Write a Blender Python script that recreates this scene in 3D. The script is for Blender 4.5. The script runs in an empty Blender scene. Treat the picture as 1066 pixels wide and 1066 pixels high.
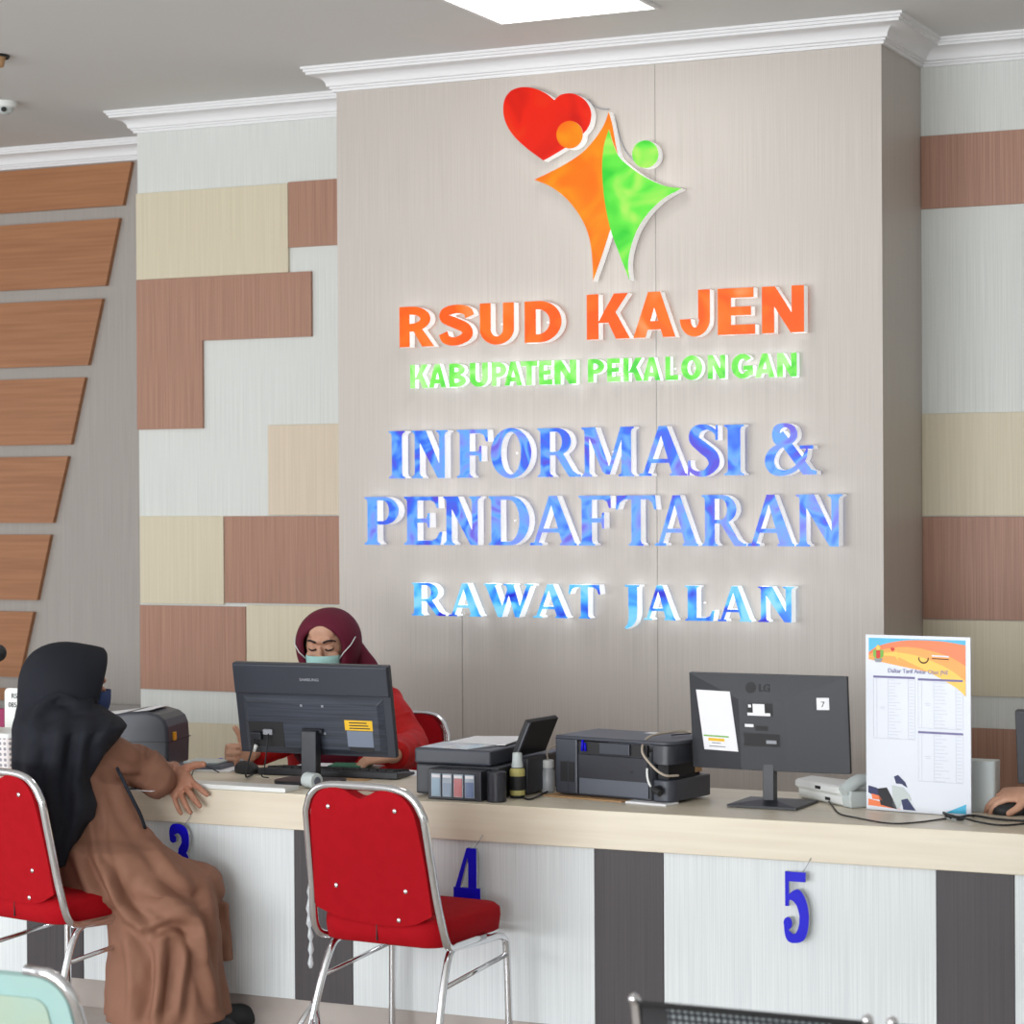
import bpy, math, random
import numpy as np
from mathutils import Vector, Matrix
from mathutils.geometry import tessellate_polygon
random.seed(7)
R = math.radians
V = Vector

# ------------------------------------------------------------------ camera
H = 1.82
FPX = 2460.0
yaw, pit, roll = R(25.0), R(-0.36), R(0.32)
_fw = V((-math.sin(yaw), math.cos(yaw), 0)); _rt = V((math.cos(yaw), math.sin(yaw), 0)); _dn = V((0, 0, -1))
_c, _s = math.cos(pit), math.sin(pit)
_fw, _dn = _c*_fw - _s*_dn, _c*_dn + _s*_fw
_c, _s = math.cos(roll), math.sin(roll)
_rt, _dn = _c*_rt + _s*_dn, _c*_dn - _s*_rt
scene = bpy.context.scene
col = scene.collection
cam_d = bpy.data.cameras.new('camera')
cam = bpy.data.objects.new('camera', cam_d); col.objects.link(cam)
cam_d.sensor_width = 36.0; cam_d.sensor_fit = 'HORIZONTAL'
cam_d.lens = 36.0*FPX/1066.0
cam_d.clip_start = 0.05; cam_d.clip_end = 100
m3 = Matrix((_rt, -_dn, -_fw)).transposed()
cam.matrix_world = Matrix.Translation((0, 0, H)) @ m3.to_4x4()
cam_d.dof.use_dof = True; cam_d.dof.focus_distance = 8.3; cam_d.dof.aperture_fstop = 5.0
scene.camera = cam

# ------------------------------------------------------------------ light and exposure
w = bpy.data.worlds.new('world'); scene.world = w; w.use_nodes = True
w.node_tree.nodes['Background'].inputs[0].default_value = (0.93, 0.97, 1.0, 1)
w.node_tree.nodes['Background'].inputs[1].default_value = 0.72
def area(name, loc, target, sx, sy, power, color=(1, 1, 1)):
    l = bpy.data.lights.new(name, 'AREA'); l.shape = 'RECTANGLE'; l.size = sx; l.size_y = sy; l.energy = power; l.color = color
    o = bpy.data.objects.new(name, l); col.objects.link(o); o.location = loc
    o.rotation_euler = (V(target)-V(loc)).to_track_quat('-Z', 'Y').to_euler()
    return o
area('window_daylight', (-5.5, -4.0, 2.0), (-3.8, 8.0, 1.3), 9.0, 3.2, 400, (0.95, 0.98, 1.0))
area('side_window_daylight', (-12.5, 3.0, 1.9), (-4.0, 8.0, 1.4), 6.0, 2.8, 120, (0.95, 0.98, 1.0))
area('ceiling_fill', (-4.5, -4.3, .7), (-4.2, 7.0, 3.9), 10.0, 1.2, 760, (0.95, 0.98, 1.0))  # added low fill lamp, aimed up to brighten the ceiling
scene.view_settings.view_transform = 'Standard'
scene.view_settings.look = 'None'
scene.view_settings.gamma = 1.0
scene.view_settings.use_curve_mapping = False
scene.view_settings.exposure = -0.27
try:
    scene.cycles.use_denoising = True
    scene.cycles.max_bounces = 8
except Exception:
    pass

# ------------------------------------------------------------------ helpers
def ray(u, v): return _fw + _rt*((u-533)/FPX) + _dn*((v-533)/FPX)
def onY(u, v, Y):
    d = ray(u, v); return V((0, 0, H)) + d*(Y/d.y)
def onZ(u, v, Z):
    d = ray(u, v); return V((0, 0, H)) + d*((Z-H)/d.z)

def lin(c):
    if isinstance(c, str):
        c = [int(c[i:i+2], 16)/255 for i in (0, 2, 4)]
    else: c = [x/255 for x in c]
    return tuple(x/12.92 if x <= .04045 else ((x+.055)/1.055)**2.4 for x in c)

MATS = {}
def mat(name, c, rough=.5, metal=0, spec=.5, emit=None, estr=0, trans=0, alpha=1, bump=0, bscale=200, c2=None, scale=(1, 1, 1), ramp=(.35, .65), coat=0, detail=2):
    """principled material; c2 mixes in by a stretched noise (grain, cloth mottling), bump adds a fine surface relief"""
    m = bpy.data.materials.new(name); m.use_nodes = True; MATS[name] = m
    nt = m.node_tree; b = nt.nodes['Principled BSDF']
    c = lin(c)
    b.inputs['Base Color'].default_value = (*c, 1)
    b.inputs['Roughness'].default_value = rough; b.inputs['Metallic'].default_value = metal
    b.inputs['Specular IOR Level'].default_value = spec
    b.inputs['Transmission Weight'].default_value = trans
    b.inputs['Alpha'].default_value = alpha
    b.inputs['Coat Weight'].default_value = coat
    if emit is not None:
        b.inputs['Emission Color'].default_value = (*lin(emit), 1); b.inputs['Emission Strength'].default_value = estr
    if c2 is not None or bump:
        g = nt.nodes.new('ShaderNodeNewGeometry')
        mp = nt.nodes.new('ShaderNodeMapping'); mp.inputs['Scale'].default_value = scale
        nt.links.new(g.outputs['Position'], mp.inputs['Vector'])
    if c2 is not None:
        n = nt.nodes.new('ShaderNodeTexNoise'); n.inputs['Scale'].default_value = 1.0; n.inputs['Detail'].default_value = detail
        nt.links.new(mp.outputs[0], n.inputs['Vector'])
        r = nt.nodes.new('ShaderNodeValToRGB')
        r.color_ramp.elements[0].position = ramp[0]; r.color_ramp.elements[1].position = ramp[1]
        r.color_ramp.elements[0].color = (*c, 1); r.color_ramp.elements[1].color = (*lin(c2), 1)
        nt.links.new(n.outputs['Fac'], r.inputs[0]); nt.links.new(r.outputs[0], b.inputs['Base Color'])
    if bump:
        n2 = nt.nodes.new('ShaderNodeTexNoise'); n2.inputs['Scale'].default_value = bscale; n2.inputs['Detail'].default_value = 2
        nt.links.new(g.outputs['Position'], n2.inputs['Vector'])
        bp = nt.nodes.new('ShaderNodeBump'); bp.inputs['Strength'].default_value = bump; bp.inputs['Distance'].default_value = .002
        nt.links.new(n2.outputs['Fac'], bp.inputs['Height']); nt.links.new(bp.outputs[0], b.inputs['Normal'])
    return m
def dots(name, c, c2, period, thr, rough=.4, metal=0):
    """a sheet with a regular grid of round holes or dots"""
    m = mat(name, c, rough, metal); nt = m.node_tree; b = nt.nodes['Principled BSDF']
    g = nt.nodes.new('ShaderNodeNewGeometry'); sx = nt.nodes.new('ShaderNodeSeparateXYZ'); nt.links.new(g.outputs['Position'], sx.inputs[0])
    s = []
    for ax in ('X', 'Z'):
        k = nt.nodes.new('ShaderNodeMath'); k.operation = 'MULTIPLY'; k.inputs[1].default_value = math.pi/period
        nt.links.new(sx.outputs[ax], k.inputs[0])
        q = nt.nodes.new('ShaderNodeMath'); q.operation = 'SINE'; nt.links.new(k.outputs[0], q.inputs[0])
        a = nt.nodes.new('ShaderNodeMath'); a.operation = 'ABSOLUTE'; nt.links.new(q.outputs[0], a.inputs[0]); s.append(a)
    p = nt.nodes.new('ShaderNodeMath'); p.operation = 'MULTIPLY'; nt.links.new(s[0].outputs[0], p.inputs[0]); nt.links.new(s[1].outputs[0], p.inputs[1])
    t = nt.nodes.new('ShaderNodeMath'); t.operation = 'GREATER_THAN'; t.inputs[1].default_value = thr; nt.links.new(p.outputs[0], t.inputs[0])
    mx = nt.nodes.new('ShaderNodeMix'); mx.data_type = 'RGBA'
    mx.inputs[6].default_value = (*lin(c), 1); mx.inputs[7].default_value = (*lin(c2), 1)
    nt.links.new(t.outputs[0], mx.inputs[0]); nt.links.new(mx.outputs[2], b.inputs['Base Color'])
    return m
def glow(name, cols, strength, scale=6.0, band=(.3, .7), detail=1.5, dist=1.2, gloss=True):
    """back-lit acrylic: emission whose colour wanders through cols"""
    m = bpy.data.materials.new(name); m.use_nodes = True; MATS[name] = m
    nt = m.node_tree; b = nt.nodes['Principled BSDF']
    b.inputs['Base Color'].default_value = (*[x*.15 for x in lin(cols[0])], 1); b.inputs['Roughness'].default_value = .3; b.inputs['Specular IOR Level'].default_value = .2
    g = nt.nodes.new('ShaderNodeNewGeometry')
    n = nt.nodes.new('ShaderNodeTexNoise'); n.inputs['Scale'].default_value = scale; n.inputs['Detail'].default_value = detail; n.inputs['Distortion'].default_value = dist
    nt.links.new(g.outputs['Position'], n.inputs['Vector'])
    r = nt.nodes.new('ShaderNodeValToRGB')
    while len(r.color_ramp.elements) < len(cols): r.color_ramp.elements.new(.5)
    for i, c in enumerate(cols):
        e = r.color_ramp.elements[i]; e.position = band[0]+(band[1]-band[0])*i/max(1, len(cols)-1); e.color = (*lin(c), 1)
    nt.links.new(n.outputs['Fac'], r.inputs[0]); nt.links.new(r.outputs[0], b.inputs['Emission Color'])
    b.inputs['Emission Strength'].default_value = strength
    return m

class MB:
    def __init__(s): s.v = []; s.f = []; s.m = []
    def add(s, vs, fs, mi=0):
        o = len(s.v); s.v += [tuple(p) for p in vs]
        for f in fs: s.f.append(tuple(i+o for i in f)); s.m.append(mi)
        return s
    def box(s, x0, x1, y0, y1, z0, z1, mi=0):
        vs = [(x, y, z) for x in (x0, x1) for y in (y0, y1) for z in (z0, z1)]
        return s.add(vs, [(0, 1, 3, 2), (4, 6, 7, 5), (0, 4, 5, 1), (2, 3, 7, 6), (0, 2, 6, 4), (1, 5, 7, 3)], mi)
    def loft(s, rings, mi=0, cap=True, closed=True):
        n = len(rings[0]); vs = [p for r in rings for p in r]; fs = []
        for i in range(len(rings)-1):
            for j in range(n if closed else n-1):
                k = (j+1) % n; fs.append((i*n+j, i*n+k, (i+1)*n+k, (i+1)*n+j))
        if cap and closed:
            fs.append(tuple(range(n-1, -1, -1))); fs.append(tuple(range((len(rings)-1)*n, len(rings)*n)))
        return s.add(vs, fs, mi)
    def tube(s, pts, r, seg=10, mi=0, flat=None, dome=False):
        """round tube through pts; r a number or a list; flat=(axis, k) squashes along an axis"""
        pts = [V(p) for p in pts]; n = len(pts)
        rs = list(r) if isinstance(r, (list, tuple)) else [r]*n
        if len(rs) != n: rs = [float(q) for q in np.interp(np.linspace(0, 1, n), np.linspace(0, 1, len(rs)), rs)]
        T = [((pts[min(i+1, n-1)]-pts[max(i-1, 0)]).normalized()) for i in range(n)]
        if dome:
            p0, p1 = [], []
            for k in (1, .75, .4): p0.append((pts[0]-T[0]*rs[0]*math.sin(math.acos(1-k)) if 0 else pts[0]-T[0]*rs[0]*k*.95, rs[0]*math.sqrt(max(.02, 1-k*k*.98))))
            for k in (.4, .75, 1): p1.append((pts[-1]+T[-1]*rs[-1]*k*.95, rs[-1]*math.sqrt(max(.02, 1-k*k*.98))))
            pts = [a for a, _ in p0]+pts+[a for a, _ in p1]; rs = [b for _, b in p0]+rs+[b for _, b in p1]
            T = [T[0]]*3+T+[T[-1]]*3; n = len(pts)
        up = V((0, 0, 1)) if abs(T[0].z) < .9 else V((1, 0, 0))
        a = T[0].cross(up).normalized(); rings = []
        for i in range(n):
            a = (a-T[i]*a.dot(T[i])).normalized(); b = T[i].cross(a)
            ring = []
            for j in range(seg):
                th = 2*math.pi*j/seg; d = a*math.cos(th)+b*math.sin(th)
                if flat is not None: ax = flat[0]; d = d-ax*d.dot(ax)*(1-flat[1])
                ring.append(pts[i]+d*rs[i])
            rings.append(ring)
        return s.loft(rings, mi)
    def lathe(s, prof, c=(0, 0, 0), seg=24, mi=0):
        rings = [[(c[0]+r*math.cos(2*math.pi*j/seg), c[1]+r*math.sin(2*math.pi*j/seg), c[2]+z) for j in range(seg)] for r, z in prof]
        return s.loft(rings, mi)
    def ell(s, c, ax, ay, az, seg=20, rg=12, mi=0):
        """ellipsoid with axis vectors ax, ay, az"""
        c, ax, ay, az = V(c), V(ax), V(ay), V(az); rings = []
        for i in range(rg+1):
            ph = math.pi*(.02+.96*i/rg)
            rings.append([c+az*math.cos(ph)+(ax*math.cos(2*math.pi*j/seg)+ay*math.sin(2*math.pi*j/seg))*math.sin(ph) for j in range(seg)])
        return s.loft(rings[::-1], mi)
    def prism(s, loops, d, org=(0, 0, 0), ex=(1, 0, 0), ez=(0, 0, 1), ey=(0, 1, 0), mi=0, front=True, side=True, back=True, mside=None):
        """outline loops in the (ex, ez) plane, pushed d along ey"""
        org, ex, ez, ey = V(org), V(ex), V(ez), V(ey)
        flat = [p for l in loops for p in l]
        A = [org+ex*p[0]+ez*p[1] for p in flat]; n = len(flat)
        tris = tessellate_polygon([[V((p[0], p[1], 0)) for p in l] for l in loops])
        fs = []
        for t in tris:
            a, b, c2 = (V((*flat[i], 0)) for i in t)
            if (b-a).cross(c2-a).z < 0: t = t[::-1]
            fs.append(tuple(t))
        if front: s.add(A, fs, mi)
        B = [p+ey*d for p in A]
        if back: s.add(B, [f[::-1] for f in fs], mi)
        if side:
            o = 0; q = []
            for l in loops:
                k = len(l)
                ar = sum(l[i][0]*l[(i+1) % k][1]-l[(i+1) % k][0]*l[i][1] for i in range(k))
                for i in range(k):
                    j = (i+1) % k; f = (o+i, o+i+n, o+j+n, o+j)
                    q.append(f if (ar > 0) == (l is loops[0]) else f[::-1])
                o += k
            s.add(A+B, q, mi if mside is None else mside)
        return s
def obj(name, mb, m, parent=None, smooth=None, bevel=0, bseg=2, kind=None, sub=0, mods=None):
    me = bpy.data.meshes.new(name); me.from_pydata([tuple(p) for p in mb.v], [], mb.f)
    ms = m if isinstance(m, (list, tuple)) else [m]
    for x in ms: me.materials.append(MATS[x] if isinstance(x, str) else x)
    if len(ms) > 1: me.polygons.foreach_set('material_index', mb.m)
    if smooth is not None:
        me.polygons.foreach_set('use_smooth', [True]*len(me.polygons))
        if smooth < 180: me.set_sharp_from_angle(angle=R(smooth))
    me.update()
    o = bpy.data.objects.new(name, me); col.objects.link(o)
    if parent is not None: o.parent = parent
    if bevel:
        b = o.modifiers.new('bevel', 'BEVEL'); b.width = bevel; b.segments = bseg; b.limit_method = 'ANGLE'; b.angle_limit = R(40)
        b.harden_normals = False
    if sub:
        q = o.modifiers.new('sub', 'SUBSURF'); q.levels = q.render_levels = sub
    if kind: o['kind'] = kind
    return o
def tag(o, label, cat, group=None, kind=None):
    o['label'] = label; o['category'] = cat
    if group: o['group'] = group
    if kind: o['kind'] = kind
    return o
def thing(name, label, cat, loc=(0, 0, 0), rz=0, group=None):
    o = bpy.data.objects.new(name, None); col.objects.link(o); o.location = loc; o.rotation_euler = (0, 0, rz); o.empty_display_size = .1
    return tag(o, label, cat, group)
def struct(name, mb, m, **k):
    return obj(name, mb, m, kind='structure', **k)
def copy_tree(o, parent=None):
    c = o.copy(); col.objects.link(c)
    if parent is not None: c.parent = parent
    for ch in list(o.children): copy_tree(ch, c)
    return c
def rrect(w, h, r, n=5, cx=0, cz=0):
    out = []
    for sx, sz, a0 in ((1, 1, 0), (-1, 1, 90), (-1, -1, 180), (1, -1, 270)):
        for i in range(n+1):
            a = R(a0+90*i/n); out.append((cx+sx*(w/2-r)+r*math.cos(a), cz+sz*(h/2-r)+r*math.sin(a)))
    return out
def circ(cx, cz, rx, rz=None, n=28):
    rz = rx if rz is None else rz
    return [(cx+rx*math.cos(2*math.pi*i/n), cz+rz*math.sin(2*math.pi*i/n)) for i in range(n)]
def spline(pts, n=6, closed=False):
    pts = [V(p) for p in pts]; N = len(pts); out = []
    rng = range(N) if closed else range(N-1)
    for i in rng:
        p1, p2 = pts[i], pts[(i+1) % N]
        p0 = pts[(i-1) % N] if closed or i > 0 else p1*2-p2
        p3 = pts[(i+2) % N] if closed or i < N-2 else p2*2-p1
        for k in range(n):
            t = k/n
            out.append(.5*((2*p1)+(p2-p0)*t+(2*p0-5*p1+4*p2-p3)*t*t+(3*p1-p0-3*p2+p3)*t**3))
    if not closed: out.append(pts[-1])
    return out
def text(name, s, size, loc, m, parent=None, rz=0, rx=90, align='LEFT', bold=0, ext=.0006, sx=1.0, shear=0):
    c = bpy.data.curves.new(name, 'FONT'); c.body = s; c.size = size; c.align_x = align; c.extrude = ext; c.offset = bold; c.shear = shear
    tmp = bpy.data.objects.new(name, c); col.objects.link(tmp)
    d = bpy.context.evaluated_depsgraph_get(); d.update()
    me = bpy.data.meshes.new_from_object(tmp.evaluated_get(d)); bpy.data.objects.remove(tmp); bpy.data.curves.remove(c)
    me.materials.clear(); me.materials.append(MATS[m])
    o = bpy.data.objects.new(name, me); col.objects.link(o); o.location = loc; o.rotation_euler = (R(rx), 0, rz); o.scale = (sx, 1, 1)
    if parent is not None: o.parent = parent
    return o

# ------------------------------------------------------------------ materials
mat('ceiling_paint', (222, 223, 223), .9)
mat('cornice_paint', (236, 236, 238), .6)
mat('floor_tile', (196, 188, 180), .25, c2=(184, 175, 166), scale=(3, 3, 3))
mat('wall_laminate', (199, 191, 184), .45, c2=(188, 180, 173), scale=(230, 230, 2), ramp=(.3, .7))
mat('grey_laminate', (172, 165, 159), .5, c2=(160, 153, 147), scale=(230, 230, 2), ramp=(.3, .7))
mat('dado_grey', (150, 146, 142), .5)
mat('white_laminate', (222, 224, 220), .5, c2=(206, 209, 205), scale=(240, 240, 2), ramp=(.3, .7))
mat('cream_laminate', (216, 206, 182), .5, c2=(205, 194, 168), scale=(240, 240, 2), ramp=(.3, .7))
mat('peach_laminate', (218, 203, 182), .5, c2=(207, 191, 168), scale=(240, 240, 2), ramp=(.3, .7))
mat('brown_laminate', (176, 133, 112), .5, c2=(153, 111, 91), scale=(230, 230, 2), ramp=(.3, .7))
mat('orange_wood', (170, 116, 76), .45, c2=(153, 100, 62), scale=(2, 60, 70), ramp=(.3, .7))
mat('counter_maple', (228, 218, 198), .35, c2=(219, 207, 186), scale=(2, 30, 40), ramp=(.3, .7))
mat('panel_white', (226, 230, 231), .45, c2=(209, 214, 216), scale=(240, 240, 2), ramp=(.3, .7))
mat('panel_dark', (68, 62, 65), .5, c2=(56, 51, 54), scale=(240, 240, 2), ramp=(.3, .7))
mat('plinth_tile', (176, 166, 160), .35, c2=(166, 156, 150), scale=(6, 6, 6))
mat('chrome', (225, 225, 228), .12, 1)
mat('red_velvet', (168, 6, 22), .85, spec=.2, bump=.25, bscale=700, c2=(162, 4, 19), scale=(25, 25, 25))
mat('black_plastic', (37, 39, 46), .42)
mat('dark_plastic', (51, 55, 65), .38)
mat('ridged_plastic', (46, 50, 60), .4, c2=(61, 67, 79), scale=(3, 60, 160), ramp=(.35, .6))
mat('matte_black', (30, 30, 33), .6)
mat('printer_grey', (60, 63, 73), .42)
mat('printer_dark', (45, 47, 55), .4)
mat('silver_grey', (96, 101, 112), .4)
mat('paper', (240, 240, 244), .7)
mat('white_plastic', (232, 234, 232), .4)
mat('pale_grey', (196, 204, 204), .5)
mat('clear_acrylic', (238, 242, 246), .15, trans=.55)
mat('blue_acrylic', (22, 16, 205), .35, spec=.25)
mat('yellow_label', (238, 190, 40), .5)
mat('grey_label', (120, 130, 148), .5)
mat('cardboard', (190, 150, 108), .8)
mat('beige_cable', (178, 165, 150), .5)
mat('green_cover', (30, 110, 82), .5)
mat('band_yellow', (190, 180, 110), .5)
mat('amber', (244, 170, 30), .45)
mat('skin', (178, 128, 104), .5, c2=(170, 116, 92), scale=(30, 30, 30))
mat('skin_fair', (208, 160, 134), .5, c2=(202, 152, 126), scale=(30, 30, 30))
mat('brow', (48, 34, 32), .8)
mat('hijab_black', (31, 33, 41), .8, spec=.25, bump=.2, bscale=500)
mat('hijab_maroon', (98, 22, 46), .75, spec=.3, bump=.2, bscale=500)
mat('dress_brown', (144, 103, 84), .75, spec=.3, bump=.25, bscale=500, c2=(138, 97, 78), scale=(9, 9, 9))
mat('blouse_red', (198, 22, 22), .7, spec=.3, bump=.2, bscale=500, c2=(186, 16, 18), scale=(20, 20, 20))
mat('mask_mint', (170, 216, 212), .8)
mat('mask_navy', (42, 60, 104), .8)
mat('strap_white', (228, 232, 232), .7)
mat('shoe_black', (34, 38, 42), .5)
mat('ink_grey', (140, 168, 188), .2)
mat('ink_blue', (110, 128, 166), .2)
mat('ink_red', (190, 100, 104), .2)
mat('ink_slate', (132, 150, 174), .2)
mat('ink_window', (190, 205, 222), .1, trans=.3)
mat('text_grey', (150, 152, 160), .6)
mat('text_dark', (36, 36, 42), .6)
mat('text_faint', (206, 209, 220), .7)
mat('text_violet', (140, 136, 176), .6)
mat('header_violet', (120, 114, 160), .6)
mat('poster_white', (222, 226, 236), .35)
mat('poster_orange', (240, 120, 60), .35)
mat('poster_amber', (250, 160, 60), .35)
mat('poster_yellow', (252, 196, 70), .35)
mat('poster_blue', (60, 180, 220), .35)
mat('emblem_green', (120, 180, 70), .5)
mat('emblem_red', (214, 50, 40), .5)
mat('navy', (40, 46, 92), .5)
mat('magenta', (150, 40, 90), .6)
mat('led_panel', (255, 255, 255), .4, emit=(255, 255, 252), estr=6)
mat('letter_side', (250, 250, 252), .3, emit=(245, 248, 255), estr=.36)
mat('letter_side_bright', (250, 250, 252), .3, emit=(240, 250, 255), estr=.62)
mat('letter_side_dim', (245, 244, 242), .3, emit=(245, 245, 245), estr=.4)
glow('face_orange', [(250, 96, 12), (254, 122, 26), (254, 160, 96)], 1.05, 5, (.4, .78))  # palest stop paints white reflections into the orange faces
glow('face_green', [(80, 214, 70), (130, 244, 90), (190, 255, 160)], 1.1, 9, (.3, .65))
glow('face_blue', [(84, 76, 220), (40, 116, 246), (104, 180, 255), (126, 160, 250), (116, 104, 224)], 1.1, 6, (.3, .7), 1.5, 1.6)
glow('face_cyan', [(26, 24, 206), (44, 130, 248), (84, 200, 255), (140, 224, 255)], 1.15, 8, (.3, .62), 1.5, 1.0)
glow('face_heart', [(222, 24, 10), (255, 40, 10), (255, 74, 24)], .92, 4, (.3, .7))
glow('face_amber', [(255, 110, 10), (255, 134, 14), (255, 166, 20)], .95, 5, (.3, .7))
glow('face_lime', [(60, 220, 60), (120, 250, 80), (196, 255, 110)], .95, 6, (.32, .68))
dots('perforated_black', (46, 48, 54), (140, 148, 150), .013, .6, .4, .3)
dots('perforated_white', (232, 226, 226), (150, 146, 152), .02, .6, .5)
mat('mint_sheet', (150, 184, 182), .35, c2=(154, 182, 176), scale=(5, 5, 5)); mat('mint_inner', (156, 180, 170), .45, c2=(162, 178, 158), scale=(6, 6, 6))
# ------------------------------------------------------------------ the room
ZC = 3.747; ZB = 3.647
YF, YM, YG, YCT = 9.3, 9.9, 10.67, 7.0
XL = onY(351.5, 300, YF).x; XR = onY(918.5, 300, YF).x; XM = onY(144.5, 400, YM).x
X0, X1 = -13.0, 4.5
struct('floor', MB().box(X0, X1, -5, 11, -.1, 0), 'floor_tile')
struct('ceiling', MB().box(X0, X1, -5, 11, ZC, ZC+.1), 'ceiling_paint')
struct('wall_center', MB().box(XL, XR, YF, YM+.1, 0, ZC), 'wall_laminate')
struct('wall_left', MB().box(XM, XL, YM, YG+.1, 0, ZC), 'white_laminate')
struct('wall_right', MB().box(XR, X1, YM, YM+.1, 0, ZC), 'white_laminate')
struct('wall_far_left', MB().box(X0, XM, YG, YG+.1, 0, ZC), 'grey_laminate')
struct('wall_side_left', MB().box(X0-.1, X0, 8.5, 11, 0, ZC), 'grey_laminate')
struct('wall_side_right', MB().box(X1, X1+.1, -5, 11, 0, ZC), 'white_laminate')
zt = onY(60, 731, YG-.03).z
struct('trim_5', MB().box(X0, XM, YG-.045, YG, 0, zt), 'dado_grey', bevel=.004)
# joints between the boards of the centre wall
for i, (u, v0, v1) in enumerate(((681.5, 60, 900), (481, 640, 900))):
    a, b = onY(u, v0, YF), onY(u, v1, YF)
    struct('trim_%d' % (6+i), MB().box(a.x-.0012, a.x+.0012, YF-.0015, YF, 0, min(a.z, ZB)), 'dado_grey')
PROF = [(0, -.005), (.014, -.005), (.016, .006), (.024, .008), (.024, .016), (.032, .018)]
for k in range(7):
    a = R(90*k/6); PROF.append((.034+.062*(1-math.cos(a)), .02+.045*math.sin(a)))
PROF += [(.102, .066), (.102, .076), (.110, .078), (.110, .088), (.118, .09), (.12, .1005), (0, .1005)]
def cornice(name, path):
    rings = [[(x+mx*p, y+my*p, ZB+z) for p, z in PROF] for x, y, mx, my in path]
    struct(name, MB().loft(rings), 'cornice_paint', smooth=30)
cornice('trim_1', [(XL, YM, -1, -1), (XL, YF, -1, -1), (XR, YF, 1, -1), (XR, YM, 1, -1)])
cornice('trim_2', [(XM, YG, -1, -1), (XM, YM, -1, -1), (XL, YM, -1, -1)])
cornice('trim_3', [(XR, YM, 1, -1), (X1, YM, 0, -1)])
cornice('trim_4', [(X0, YG, 0, -1), (XM, YG, -1, -1)])

# mosaic boards on the two side walls
def board(loops_px, Y, d, m, label, group):
    pts = [onY(u, v, Y-d) for u, v in loops_px]
    mb = MB().prism([[(p.x, p.z) for p in pts]], d, org=(0, Y-d, 0))
    tag(obj('laminate_board', mb, m, bevel=.0015, bseg=1), label, 'wall board', group)
G1 = 'laminate boards set in a mosaic on the left wall'
def zx(u, v): p = onY(u, v, YM-.014); return p.x, p.z
def rb(u0, u1, v0, v1, m, label, d=.014, G=G1):
    x0, z1 = zx(u0, v0); x1, z0 = zx(u1, v1)
    tag(obj('laminate_board', MB().box(x0, x1, YM-d, YM-.0005, z0, z1), m, bevel=.0015, bseg=1), label, 'wall board', G)
x0, z1 = zx(144.5, 201.6); x1, _ = zx(299.6, 200); _, z0 = zx(144.5, 291.5)
tag(obj('laminate_board', MB().box(XM, x1, YM-.016, YM-.0005, z0, z1), 'cream_laminate', bevel=.0015, bseg=1), 'large cream board under the cornice of the left mosaic wall, beside the sloped orange panels', 'wall board', G1)
_, zq = zx(325, 256.3)
tag(obj('laminate_board', MB().box(x1+.001, XL-.002, YM-.014, YM-.0005, zq, z1+.005), 'brown_laminate', bevel=.0015, bseg=1), 'small brown board high beside the grey feature wall, right of the large cream board', 'wall board', G1)
xa, _ = zx(324, 300); xb, zi = zx(210.7, 354.6); _, zl = zx(144.5, 447.3)
z0b = z0-.001
tag(obj('laminate_board', MB().prism([[(XM, zl), (xb, zl), (xb, zi), (xa, zi), (xa, z0b), (XM, z0b)]], .017, org=(0, YM-.0175, 0)), 'brown_laminate', bevel=.0015, bseg=1), 'L-shaped brown board under the large cream board on the left wall', 'wall board', G1)
rb(278.6, 354, 442.6, 536, 'peach_laminate', 'square pale peach board at the edge of the grey feature wall')
rb(145.3, 233, 537.4, 629.4, 'cream_laminate', 'square cream board left of a brown one, at middle height on the left wall')
rb(233.2, 354, 537.4, 629.4, 'brown_laminate', 'wide brown board above the staff woman in the maroon hijab')
rb(145.3, 256, 629.8, 720.8, 'brown_laminate', 'brown board on the left wall just above the label printer')
rb(256.2, 354, 629.8, 720.8, 'cream_laminate', 'cream board directly behind the head in the maroon hijab')
rb(145.3, 354, 750, 850, 'cream_laminate', 'low cream board behind the label printer, under a white strip')
G2 = 'laminate boards in bands on the right wall'
def band(v0, v1, m, label):
    _, z1 = zx(961, v0); _, z0 = zx(961, v1)
    tag(obj('laminate_board', MB().box(XR+.001, X1-.05, YM-.012, YM-.0005, z0, z1), m, bevel=.0015, bseg=1), label, 'wall board', G2)
band(141.8, 217.6, 'brown_laminate', 'upper brown band on the wall right of the grey feature wall')
band(430.8, 537.2, 'cream_laminate', 'cream band at middle height on the right wall')
band(538, 644.4, 'brown_laminate', 'middle brown band right of the grey feature wall, above the poster')
band(645, 723, 'cream_laminate', 'cream band behind the top of the tariff poster')
band(756, 850, 'brown_laminate', 'lowest brown band, behind the grey box and the hand on the mouse')
# sloped orange boards on the far grey wall
G3 = 'orange wood boards with a sloped end on the far left wall'
SL = [(136.8, 168.2, 127.7, 213.4, 'topmost'), (124, 227, 109.8, 297.2, 'second from top'), (106.4, 310.7, 91.6, 380, 'third from the top'),
      (88.3, 392.8, 73.5, 462.6, 'fourth from the top'), (70.6, 475, 54.9, 544.3, 'fifth from the top'), (52.4, 556.7, 38.4, 624.8, 'sixth from the top'),
      (34.7, 637, 19.8, 705, 'seventh from top, above black hijab'), (16, 717, 4, 768, 'lowest, beside white contact sign')]
for u0, v0, u1, v1, wd in SL:
    a, b = onY(u0, v0, YG-.03), onY(u1, v1, YG-.03)
    mb = MB().prism([[(b.x, b.z), (a.x, a.z), (-9.6, a.z), (-9.6, b.z)]], .0295, org=(0, YG-.03, 0))
    tag(obj('sloped_board', mb, 'orange_wood', bevel=.002, bseg=1), 'orange wood board with sloped end, '+wd, 'wall board', G3)

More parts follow.
